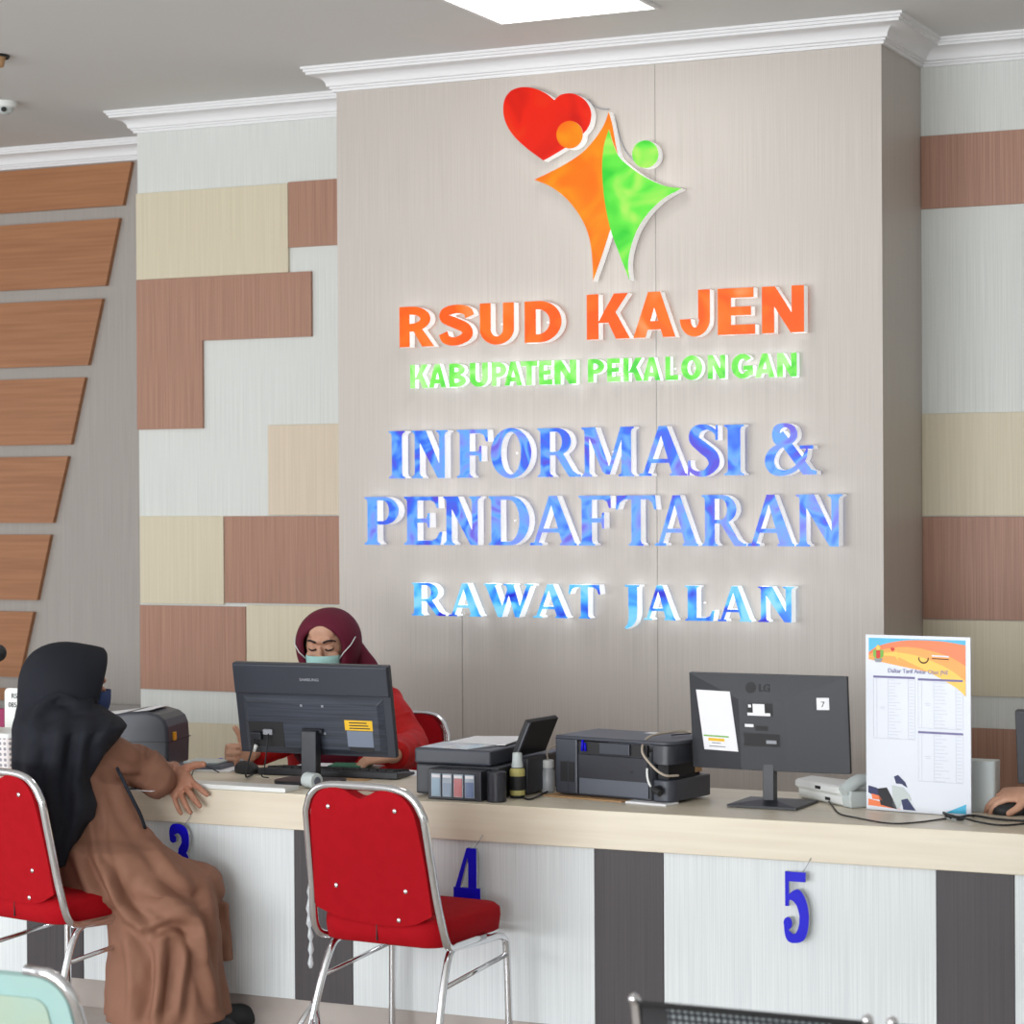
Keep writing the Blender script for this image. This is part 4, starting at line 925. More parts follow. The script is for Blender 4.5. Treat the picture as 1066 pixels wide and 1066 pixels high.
art([(.64, .105), (.8, .107), (.8, .115), (.64, .113)], 'poster_white', 6); art([(.64, .122), (.8, .124), (.8, .129), (.64, .127)], 'brow', 6); art([(.66, .137), (.79, .139), (.79, .143), (.66, .141)], 'poster_amber', 6)
text('title', 'Daftar Tarif Antar Obat JNE', .0195, (PW*.215, -.0022, PH*(1-.212)), 'text_violet', t, sx=.92)
def table(x0, x1, y0, y1, rows):
    art([(x0, y0), (x1, y0), (x1, y0+.012), (x0, y0+.012)], 'header_violet', 5, 'table_header')
    mb = MB(); rng = random.Random(int(x0*100+y0*1000))
    def bar(xa, xb, y): l = [(xa*PW, (1-y-.0035)*PH), (xb*PW, (1-y-.0035)*PH), (xb*PW, (1-y)*PH), (xa*PW, (1-y)*PH)]; mb.prism([l], .0003, org=(0, -.0009, 0))
    w3 = x1-x0
    for k in range(rows):
        y = y0+.02+(y1-y0-.025)*k/(rows-1)
        bar(x0+w3*.37, x0+w3*(.5+.2*rng.random()), y); bar(x0+w3*.86, x0+w3*.97, y)
    for xx in (x0, x0+w3*.08, x0+w3*.35, x0+w3*.84, x1):
        l = [(xx*PW-.0004, (1-y1)*PH), (xx*PW+.0004, (1-y1)*PH), (xx*PW+.0004, (1-y0)*PH), (xx*PW-.0004, (1-y0)*PH)]; mb.prism([l], .0003, org=(0, -.0009, 0))
    bar(x0+w3*.15, x0+w3*.28, (y0+y1)/2); bar(x0+w3*.17, x0+w3*.27, (y0+y1)/2+.01)
    bar(x0, x1, y1)
    obj('table_print', mb, 'text_faint', t)
table(.075, .475, .232, .585, 19); table(.505, .93, .238, .515, 14); table(.505, .93, .535, .815, 14)
# scooter picture at the lower left of the poster
art([(.02, .935), (.16, .95), (.34, .985), (.02, .972)], 'poster_orange', 2); art([(.02, .86), (.1, .87), (.17, .9), (.17, .93), (.1, .925), (.02, .9)], 'navy', 2); art([(.05, .905), (.13, .915), (.16, .94), (.06, .935)], 'poster_orange', 3)
art([(.27, .80), (.31, .79), (.38, .83), (.40, .86), (.34, .84), (.29, .84)], 'navy', 2); art([(.25, .85), (.36, .86), (.42, .90), (.44, .93), (.36, .94), (.31, .985), (.26, .97)], 'pale_grey', 3); art([(.34, .93), (.40, .92), (.46, .97), (.48, .985), (.36, .985)], 'navy', 4); art([(.11, .875), (.2, .865), (.26, .93), (.3, .985), (.14, .965)], 'text_dark', 3)
# basket and contact sign at the far left
a = onZ(-40, 806, CT); b_ = onZ(13, 808, CT)
t = thing('plastic_basket', 'white perforated plastic basket at the left end of the counter', 'basket', ((a.x+b_.x)/2-.0, a.y+.1, CT+.0005), R(2))
wb = (b_.x-a.x)/2; zb2 = onY(8, 764, a.y).z-CT
sh = MB().loft([[(x*k, y*k, z) for x, y in rrect(2*wb, .2, .02)] for z, k in ((0, .93), (zb2-.018, 1.0))]); obj('wall', sh, 'perforated_white', t, 40)
obj('rim', MB().loft([[(x*k, y*k, z) for x, y in rrect(2*wb, .2, .02)] for z, k in ((zb2-.0175, 1.03), (zb2-.004, 1.04), (zb2, 1.02))]), 'white_plastic', t, 40)
a = onY(5, 762, 7.35); b_ = onY(30, 717, 7.35)
t = thing('contact_sign', 'white rounded sign with a phone number behind the woman in the black hijab', 'sign', (a.x, 7.35, CT), R(0))
wS = .17; zS = b_.z-CT
obj('board', MB().prism([rrect(wS, zS-.01, .02, cx=wS/2, cz=(zS+.01)/2)], .008), 'white_plastic', t, 50); obj('foot', MB().box(.03, wS-.03, -.02, .07, .0006, .0095), 'white_plastic', t)
text('lettering', 'RSUD', .026, (.032, -.001, zS-.038), 'text_dark', t); text('lettering', '0854', .026, (.018, -.001, zS-.072), 'text_dark', t)
p = onZ(2, 770, CT+.08)
a = onY(2, 752, 7.6); tag(obj('magenta_folder', MB().box(a.x-.1, a.x+.012, 7.6, 7.63, CT+.0005, onY(2, 738, 7.6).z), 'magenta', bevel=.003), 'magenta folder standing behind the white basket at the left edge', 'folder')
a = onY(1, 680, 7.45)
t = thing('desk_webcam', 'black round webcam on a stem at the left edge of the picture', 'webcam', (a.x-.015, 7.45, CT+.0005))
hz = a.z-CT
obj('head', MB().ell((0, 0, hz), (.034, 0, 0), (0, .034, 0), (0, 0, .034), 20, 12), 'matte_black', t, 60); obj('lens', MB().tube([(.0, -.025, hz), (.0, -.042, hz)], .018, 16), 'black_plastic', t, 60)
obj('stem', MB().tube([(-.03, 0, .01), (-.03, 0, hz-.03), (-.01, 0, hz-.02)], .006, 8), 'matte_black', t, 60); obj('base', MB().lathe([(.05, 0), (.052, .006), (.04, .012)], (-.03, 0, 0)), 'matte_black', t, 40)
# right-hand monitor cut by the frame
a = onY(1060, 738, 7.35)
t = thing('monitor', 'black monitor cut by the right edge of the picture', 'monitor', (a.x+.265, 7.35, CT), R(-4)); zt_ = a.z-CT; hw = .265; zl_ = .11; tilt = R(7); Hh = (zt_-zl_)/math.cos(tilt)
hs = obj('housing', slab(-hw, hw, 0, Hh, -.012, .018), 'black_plastic', t, bevel=.003); obj('screen', slab(-hw+.01, hw-.01, .015, Hh-.01, -.014, -.0125), 'matte_black', t)
obj('stand_post', MB().box(-.02, .02, -.03, .0, .012, zl_+.1), 'black_plastic', t); obj('stand_base', MB().prism([rrect(.22, .17, .03)], .012, ez=(0, 1, 0), ey=(0, 0, -1), org=(0, 0, .0125)), 'black_plastic', t)
# papers by the staff woman's hand
p = onZ(368, 812, CT); o = obj('note_paper', MB().box(-.09, .06, -.03, .02, 0, .002), 'cardboard'); o.location = (p.x, p.y+.01, CT+.0005); o.rotation_euler = (0, 0, R(3)); tag(o, 'strip of tan paper on the counter behind the empty red chair', 'paper')
p = onZ(425, 805, CT); o = obj('note_paper', MB().box(-.03, .12, -.06, .08, 0, .002), 'paper'); o.location = (p.x-.03, p.y, CT+.0005); o.rotation_euler = (0, 0, R(-12)); tag(o, 'white paper lying left of the printer with ink tanks', 'paper')

# hanging desk numbers
def number(ch, u0, u1, v0, v1, loops, label):
    a = onY(u0, v0, 6.985); b2 = onY(u1, v1, 6.985); w2 = b2.x-a.x; h2 = a.z-b2.z
    t = thing('number_sign', label, 'number sign', (a.x, 6.985, b2.z), 0, 'blue desk numbers on the counter front')
    al = [p for pc in loops for p in pc[0]]; mnx = min(p[0] for p in al); mxx = max(p[0] for p in al); mny = min(p[1] for p in al); mxy = max(p[1] for p in al)
    f, bk = MB(), MB()
    for k_, pc in enumerate(loops):
        lp = [[((p[0]-mnx)/(mxx-mnx)*w2, (p[1]-mny)/(mxy-mny)*h2) for p in l] for l in pc]
        if sum(lp[0][i][0]*lp[0][(i+1) % len(lp[0])][1]-lp[0][(i+1) % len(lp[0])][0]*lp[0][i][1] for i in range(len(lp[0]))) < 0: lp[0] = lp[0][::-1]
        f.prism(lp, .0025, org=(0, -.0004*k_, 0)); bk.prism(lp, .011, org=(0, .0029+.0002*k_, 0))
    obj('face', f, 'blue_acrylic', t); obj('backing', bk, 'clear_acrylic', t)
    obj('string', MB().tube([(w2*.7, .004, h2*.97), (w2*.95, .006, h2+.025), (w2*1.05, .0135, h2+.045)], .0012, 6), 'text_grey', t, 180)
number('3', 176, 198, 857, 922, [rib([(.06, .78, .04), (.12, .93, .1), (.4, .97, .09), (.62, .86, .14), (.62, .66, .14), (.4, .53, .07)]), rib([(.36, .53, .06), (.62, .42, .13), (.68, .22, .15), (.45, .04, .09), (.15, .05, .09), (.06, .22, .06)]), [circ(.16, .78, .13, .075)], [circ(.16, .22, .13, .075)]], 'blue acrylic number 3 hanging on the counter beside the woman in brown')
number('4', 472, 500, 882, 965, [poly((.5, 1), (.86, 1), (.86, 0), (.56, 0), (.56, .8)), poly((.5, 1), (.62, 1), (.2, .42), (.02, .42)), poly((.02, .35), (1, .35), (1, .49), (.02, .49))], 'blue acrylic number 4 hanging on the counter above the red chair seat')
number('5', 815.5, 842, 907, 983, [poly((.1, 1), (.88, 1), (.86, .86), (.1, .86)), poly((.1, 1), (.24, 1), (.24, .5), (.1, .5)), rib([(.12, .52, .03), (.3, .64, .05), (.6, .62, .13), (.8, .42, .17), (.76, .18, .16), (.5, .04, .07), (.2, .08, .08), (.1, .26, .06)]), [circ(.2, .25, .16, .09)]], 'blue acrylic number 5 hanging on the right white counter panel')
# ------------------------------------------------------------------ people
SP = 1.08
folds_tex = bpy.data.textures.new('cloth_folds', 'CLOUDS'); folds_tex.noise_scale = .09; folds_tex.noise_depth = 1
def shift(mb, o):
    mb.v = [(x-o[0], y-o[1], z-o[2]) for x, y, z in mb.v]; return mb
def skin_obj(name, mb, m, parent, voxel=.004, smooth=4, disp=0):
    o = obj(name, shift(mb, parent.location), m, parent)
    r = o.modifiers.new('remesh', 'REMESH'); r.mode = 'VOXEL'; r.voxel_size = voxel; r.use_smooth_shade = True
    if smooth: s = o.modifiers.new('smooth', 'SMOOTH'); s.iterations = smooth; s.factor = .5
    if disp:
        d = o.modifiers.new('folds', 'DISPLACE'); d.texture = folds_tex; d.strength = disp; d.mid_level = .5; d.texture_coords = 'LOCAL'
    return o
def bake(o):
    d = bpy.context.evaluated_depsgraph_get(); d.update()
    me = bpy.data.meshes.new_from_object(o.evaluated_get(d)); me.name = o.name
    o.modifiers.clear(); o.data = me
    me.polygons.foreach_set('use_smooth', [True]*len(me.polygons)); me.update()
def folds(o, c, lines, facing=-1):
    """press soft creases into a cloth: lines run in the (sideways, height) plane of the side that faces along facing*depth"""
    bake(o); me = o.data; n = len(me.vertices)
    co = np.empty(n*3); me.vertices.foreach_get('co', co); co = co.reshape(-1, 3)
    no = np.empty(n*3); me.vertex_normals.foreach_get('vector', no); no = no.reshape(-1, 3)
    par = o.parent.location if o.parent else V((0, 0, 0))
    vd = V((c.x, c.y, 0)).normalized(); e = V((vd.y, -vd.x, 0))
    P = co+np.array(par); S_ = P@np.array(e); Z_ = P[:, 2]; fc = np.clip((no@np.array(vd))*facing, 0, 1)
    off = np.zeros(n)
    for pts, w_, amp in lines:
        q = spline([V((p.dot(e), p.z, 0)) for p in pts], 5); best = np.full(n, 9.); tt = np.zeros(n)
        for i in range(len(q)-1):
            a, b = q[i], q[i+1]; dx, dz = b.x-a.x, b.y-a.y; L2 = dx*dx+dz*dz+1e-12
            t = np.clip(((S_-a.x)*dx+(Z_-a.y)*dz)/L2, 0, 1); dd = np.hypot(S_-a.x-t*dx, Z_-a.y-t*dz)
            m_ = dd < best; best[m_] = dd[m_]; tt[m_] = (i+t[m_])/(len(q)-1)
        tp = np.clip(np.sin(np.pi*(.08+.84*tt))*1.6, 0, 1)
        off += amp*tp*(np.exp(-(best/w_)**2)-.45*np.exp(-((best-1.7*w_)/(.8*w_))**2))
    co += no*(off*np.sqrt(fc))[:, None]
    me.vertices.foreach_set('co', co.ravel()); me.update()
class Frame:
    def __init__(s, c, heading, pitch=0, roll_=0):
        s.c = V(c); f = V((math.sin(heading), math.cos(heading), 0)); r = V((f.y, -f.x, 0)); u = V((0, 0, 1))
        cp, sp = math.cos(pitch), math.sin(pitch); s.f = f*cp-u*sp; s.u = u*cp+f*sp; s.r = r
        cr, sr = math.cos(roll_), math.sin(roll_); s.r, s.u = s.r*cr-s.u*sr, s.u*cr+s.r*sr
    def p(s, x, y, z): return s.c+(s.r*x+s.f*y+s.u*z)*SP
    def e(s, mb, c, r, seg=24, rg=16): mb.ell(s.p(*c), s.r*r[0]*SP, s.f*r[1]*SP, s.u*r[2]*SP, seg, rg)
def head(mb, F, neck):
    F.e(mb, (0, -.012, .025), (.074, .094, .098)); F.e(mb, (0, .022, -.04), (.060, .070, .086))
    F.e(mb, (0, .058, -.098), (.028, .026, .024)); F.e(mb, (0, .0, -.06), (.056, .06, .06))
    F.e(mb, (0, .086, .024), (.046, .014, .014)); F.e(mb, (0, .062, .05), (.052, .026, .04)); F.e(mb, (0, .026, -.004), (.073, .062, .092))
    F.e(mb, (0, .098, -.022), (.0105, .014, .026)); F.e(mb, (0, .108, -.036), (.014, .012, .011))
    for s in (-1, 1):
        F.e(mb, (s*.032, .078, -.004), (.0165, .014, .0115)); F.e(mb, (s*.04, .066, -.036), (.024, .022, .024)); F.e(mb, (s*.074, -.005, -.012), (.012, .02, .03))
    F.e(mb, (0, .09, -.066), (.024, .012, .007)); F.e(mb, (0, .088, -.076), (.02, .012, .007))
    mb.tube([F.p(0, -.01, -.07), neck], [.055*SP, .058*SP], 18)
def hand(mb, W, d, b, s, curls, thumb, spread=(6, 2, -3, -9), S=1.08):
    """palm, four unequal jointed fingers and a thumb; d wrist->knuckles, b back of the hand, s towards the thumb"""
    W, d, b, s = V(W), V(d).normalized(), V(b), V(s)
    b = (b-d*b.dot(d)).normalized(); s0 = s; s = d.cross(b).normalized(); s = s if s.dot(s0) > 0 else -s
    rings = []
    for k, w2, th in ((-.02, .027, .021), (.0, .028, .020), (.025, .036, .018), (.055, .0415, .016), (.082, .0425, .0135), (.095, .040, .010)):
        c = W+d*k*S
        rings.append([c+s*(w2*S*math.cos(a))+b*(th*S*math.sin(a)) for a in [2*math.pi*i/20 for i in range(20)]])
    mb.loft(rings)
    tips = []
    for i, (off, ln, r) in enumerate(((.030, .074, .0092), (.010, .083, .0095), (-.011, .077, .009), (-.030, .060, .0080))):
        a = R(spread[i]); dd = d*math.cos(a)+s*math.sin(a)
        p = W+d*(.088 if i in (1, 2) else .083)*S+s*off*S; pts = [p-dd*.022*S, p]; ang = 0
        for q, fr in zip(curls[i] if isinstance(curls[0], (list, tuple)) else curls, (.44, .31, .25)):
            ang += R(q); v = dd*math.cos(ang)-b*math.sin(ang); p = p+v*ln*fr*S; pts.append(p)
        mb.tube(pts, [r*S*1.02, r*S*1.08, r*S, r*S*.95, r*S*.8], 12, dome=True); tips.append((pts[-1], v, b*math.cos(ang)+dd*math.sin(ang)))
    tx, ty, tb = thumb  # sideways, forward, towards the palm
    p = W+d*.022*S+s*.026*S; v = (s*tx+d*ty-b*tb).normalized(); v2 = (s*tx*.8+d*(ty+.25)-b*tb).normalized()
    mb.tube([p-v*.015*S, p+v*.018*S, p+v*.046*S, p+v*.046*S+v2*.032*S], [.013*S, .0135*S, .0115*S, .0095*S], 12, dome=True)
    return tips
def hood(F, rings, m, parent, name='hijab', tilt=0):
    rr = []
    for y, a, t, b, lean in rings:
        rr.append([F.p(a*math.cos(th)*(1 if math.sin(th) > 0 else 1+.0*math.sin(th)), y+lean*math.sin(th), (t if math.sin(th) > 0 else b)*math.sin(th)) for th in [2*math.pi*i/36 for i in range(36)]])
    mb = MB(); mb.loft(rr, cap=False); n = len(mb.v)
    mb.f.append(tuple(range(n-36, n))); mb.m.append(0)
    return mb
def ringpx(uL, uR, v, Yc, dep, n=40, fold=None, back=1.0, pw=1.0):
    a, b = onY(uL, v, Yc), onY(uR, v, Yc); c = (a+b)/2
    vd = V((c.x, c.y, 0)).normalized(); e = V((vd.y, -vd.x, 0)); hw_ = abs((b-a).dot(e))/2
    out = []
    for i in range(n):
        th = 2*math.pi*i/n; k = 1+(fold(th) if fold else 0)
        sn = math.sin(th); sn = math.copysign(abs(sn)**pw, sn) if sn < 0 else sn; out.append(c+e*hw_*k*math.cos(th)+vd*dep*k*(back if sn > 0 else 1)*sn)
    return out

# --- the visitor, seated with her back to us
root = thing('person', 'person in a black hijab and long brown dress, seated on a red chair', 'person', (cA.x+.04, cA.y+.02, .525))
YH = 6.60
onY_ = onY
onY = lambda u, v, Y: onY_(u, v, Y+(.09 if Y < 6.9 else 0))
F = Frame(onY(68, 714, YH), R(34), R(5))
body = MB(); nk = onY(64, 765, YH-.02)
FH = Frame(F.c+F.f*.03, R(34), R(5)); head(body, FH, nk)
shR, elR, wrR = onY(96, 784, 6.64), onY(150, 800, 6.84), onY(180, 803.5, 7.035)
wrR.z = max(wrR.z, CT+.030)
shL, elL, wrL = onY(70, 776, 6.86), onY(118, 812, 7.06), onY(140, 806, 7.14)
elL.z = wrL.z = CT+.055
for a, b_, c_ in ((shR, elR, wrR), (shL, elL, wrL)):
    body.tube([nk-V((0, 0, .06)), a, (a+b_)/2, b_], [.055, .055, .05, .043], 16); body.tube([b_, (b_+c_)/2, c_], [.043, .04, .029], 16)
kn = onY(196, 831, 6.945)
tipsR = hand(body, wrR, kn-wrR, V((-.1, -.80, .55)), V((.9, .3, .3)), [[8, 14, 10], [8, 14, 10], [10, 16, 12], [16, 22, 14]], (.84, .50, -.04), spread=(13, 1, -9, -20), S=1.24)
hand(body, wrL, V((.8, .6, -.06)), V((0, 0, 1)), V((-.5, .8, 0)) * -1, [20, 25, 20], (.6, .7, .1))
hipR, hipL = onY(96, 905, 6.56), onY(96, 902, 6.70)
knR, knL = onY(188, 944, 6.69), onY(210, 924, 6.80)
anR, anL = onY(196, 1046, 6.66), onY(222, 1040, 6.83); anR.z = anL.z = .09
body.tube([nk-V((0, 0, .03)), onY(86, 820, 6.68), (hipR+hipL)/2+V((0, .06, 0))], [.075, .09, .10], 20)
fd_ = V((math.sin(R(30)), math.cos(R(30)), 0))
for a, b_, c_ in ((hipR, knR, anR), (hipL, knL, anL)):
    body.tube([a, b_], [.075, .055], 16, dome=True); body.tube([b_, c_], [.055, .036], 14, dome=True); body.tube([c_-V((0, 0, .045)), c_+fd_*.14-V((0, 0, .065))], [.034, .024], 12, dome=True)
bo = skin_obj('body', body, 'skin', root, .0042, 3)
# dress
dr = MB()
rows = [(762, 62, 106, .10, 6.62), (785, 52, 118, .135, 6.63), (808, 50, 126, .14, 6.64), (830, 50, 138, .145, 6.64), (850, 50, 147, .15, 6.64), (868, 52, 158, .16, 6.63), (882, 54, 172, .165, 6.59), (896, 56, 193, .18, 6.61), (908, 58, 211, .19, 6.63), (918, 60, 220, .19, 6.64), (926, 66, 223, .185, 6.65), (933, 84, 225, .18, 6.66), (940, 104, 227, .18, 6.66), (950, 110, 228, .18, 6.66)]
fo = lambda ph, am: (lambda th: am*(math.sin(7*th+ph)*.6+math.sin(11*th+ph*2)*.4))
rows += [(965, 112, 230, .185, 6.66), (985, 112, 232, .19, 6.66), (1015, 111, 233, .195, 6.66), (1040, 110, 237, .2, 6.66), (1058, 109, 241, .205, 6.66)]
dr.loft([ringpx(a, b_, v, yc, d, 80, fold=fo(.6, .05*max(0, min(1, (v-945)/100)))) for v, a, b_, d, yc in rows])
def cuff(pts, rs, fold=0): dr.tube(spline(pts, 4), [r*(1+fold*math.sin(i*1.9)) for i, r in enumerate([V((x, 0, 0)).x for x in np.interp(np.linspace(0, len(rs)-1, (len(pts)-1)*4+1), range(len(rs)), rs)])], 22)
cuff([shR+V((-.06, -.02, .03)), shR, (shR+elR)/2+V((0, 0, -.005)), elR, onY(160, 808, 6.91), onY(167, 815, 6.955)], [.085, .092, .082, .072, .066, .064], .03)
cuff([shL, elL, wrL-V((.03, .02, 0))], [.08, .062, .052])
dr.tube([hipL*.4+knL*.6, knL], [.10, .085], 22, dome=True)
dr.tube([onY(232, 940, 6.85), onY(233, 975, 6.86), onY(234, 1000, 6.86)], [.02, .03, .03], 12)
do = skin_obj('dress', dr, 'dress_brown', root, .0072, 6, .012)
def L(w_, amp, *px): return ([onY(u, v, 6.5) for u, v in px], w_, amp)
folds(do, onY(150, 900, 6.5), [
    L(.022, .022, (96, 860), (110, 905), (128, 945), (150, 968)), L(.018, .018, (112, 905), (124, 935), (146, 962)), L(.02, .02, (150, 868), (172, 902), (200, 935)),
    L(.026, .026, (150, 925), (180, 945), (204, 966), (212, 1000)), L(.016, -.018, (155, 972), (178, 966), (200, 972)), L(.02, .022, (205, 968), (214, 1010), (226, 1056)),
    L(.018, .02, (168, 978), (166, 1020), (160, 1060)), L(.02, .02, (196, 985), (188, 1025), (184, 1060)), L(.016, -.018, (150, 975), (156, 1010), (152, 1060)), L(.02, .02, (130, 960), (138, 1010), (136, 1060)),
    L(.02, .018, (215, 925), (224, 970), (230, 1000)), L(.018, .016, (120, 820), (132, 850), (150, 880)), L(.02, .016, (110, 770), (132, 786), (152, 800)), L(.014, -.022, (146, 776), (156, 786), (155, 798)), L(.012, .016, (153, 772), (163, 786), (163, 802)), L(.016, -.014, (100, 808), (125, 818), (150, 822)),
    L(.02, .02, (78, 880), (96, 925), (112, 940)), L(.014, -.014, (100, 845), (104, 880), (112, 900))])
# hijab: hood and long cape
HR = [(.074, .070, .110, .130, .034), (.088, .080, .120, .138, .034), (.080, .092, .126, .15, .026), (.05, .110, .132, .155, .0), (.01, .124, .138, .16, -.012), (-.045, .122, .130, .165, -.012), (-.095, .10, .106, .165, -.01), (-.128, .066, .07, .15, 0), (-.142, .03, .03, .1, 0)]
hm = hood(F, HR, 'hijab_black', root)
hj = obj('hijab', shift(hm, root.location), 'hijab_black', root, 180, sub=1)
so = hj.modifiers.new('thickness', 'SOLIDIFY'); so.thickness = .006; so.offset = 1
cp = MB()
cr = [(694, 34, 92, .085), (706, 28, 96, .10), (718, 23, 97, .115), (730, 19, 99, .13), (740, 17, 112, .15), (749, 15, 127, .175), (757, 14, 133, .20), (766, 14, 127, .225), (780, 14, 116, .245), (795, 14, 105, .255), (808, 15, 97, .255), (820, 17, 101, .25), (834, 20, 105, .25), (848, 24, 101, .25), (862, 30, 90, .24), (878, 38, 80, .22), (895, 44, 72, .20)]
cf = lambda am: (lambda th: am*(math.sin(6*th+.8)*.7+math.sin(10*th)*.5))
cp.loft([ringpx(a, b_, v, 6.57-.03*max(0, min(1, (v-790)/40)), min(d, .205), 56, fold=cf(min(.05, .0006*max(0, v-735))), back=.8, pw=.62) for v, a, b_, d in cr])
cpo = skin_obj('hijab_cape', cp, 'hijab_black', root, .007, 5, .008)
folds(cpo, onY(70, 790, 6.4), [
    L(.016, 0.0144, (104, 722), (88, 735), (62, 722), (44, 734), (32, 752)), L(.014, -0.0056, (100, 738), (76, 742), (52, 750), (40, 772)), L(.022, 0.0132, (64, 745), (58, 790), (54, 850)), L(.02, 0.0120, (92, 750), (84, 785), (84, 840)),
    L(.016, -0.0070, (76, 760), (72, 800), (68, 860)), L(.018, 0.0120, (120, 752), (104, 775), (96, 815)), L(.02, 0.0108, (34, 770), (32, 810), (38, 850)), L(.014, 0.0084, (128, 756), (112, 776), (100, 795)), L(.014, -0.0049, (46, 780), (44, 820), (46, 860))])
def mask_mesh(F, zt_=-.012, zb_=-.108, k=1.0):
    rows_ = []
    for i in range(9):
        z = zt_+(zb_-zt_)*i/8; f = i/8
        fr = .123+.008*math.sin(math.pi*min(1, f*1.15))-.018*f; w_ = .066-.012*f*f; row = []
        for j in range(17):
            x = (j/8-1); row.append(F.p(w_*math.sin(x*1.35)/math.sin(1.35), (fr-.062*(1-math.cos(x*1.35))/(1-math.cos(1.35)))*k, z+.008*(1-x*x)*(1 if i == 0 else 0)))
        rows_.append(row)
    mb = MB(); mb.loft(rows_, cap=False, closed=False); return mb
mk = obj('face_mask', shift(mask_mesh(FH), root.location), 'mask_navy', root, 180)
mk.modifiers.new('thickness', 'SOLIDIFY').thickness = .003
for c_ in (anR, anL):
    sh = MB(); a = c_-V((0, 0, .088)); 
    rings = []
    for z, k in ((.001, .95), (.012, 1.0), (.03, .96), (.055, .75), (.07, .45)):
        rings.append([V((a.x, a.y, z))+fd_*(.05+.135*k*math.sin(th))+V((fd_.y, -fd_.x, 0))*(.046*k*math.cos(th)) for th in [2*math.pi*i/20 for i in range(20)]])
    sh.loft(rings); obj('shoe', shift(sh, root.location), 'shoe_black', root, 50)
bg = MB(); a, b_ = onY(128, 812, 6.49), onY(146, 848, 6.53)
bg.tube(spline([onY(122, 800, 6.52), a, onY(138, 832, 6.5), b_, onY(151, 862, 6.56)], 4), .007, 8, flat=(V((0, 1, 0)), .5)); obj('bag_strap', shift(bg, root.location), 'hijab_black', root, 180)
p = onZ(141, 822, CT)
o = obj('paper_sheet', MB().box(-.07, .09, -.05, .07, 0, .0025), 'paper'); o.location = (p.x, p.y+.02, CT+.0005); tag(o, 'white paper on the counter under the sleeve of the woman in brown', 'paper')

onY = onY_
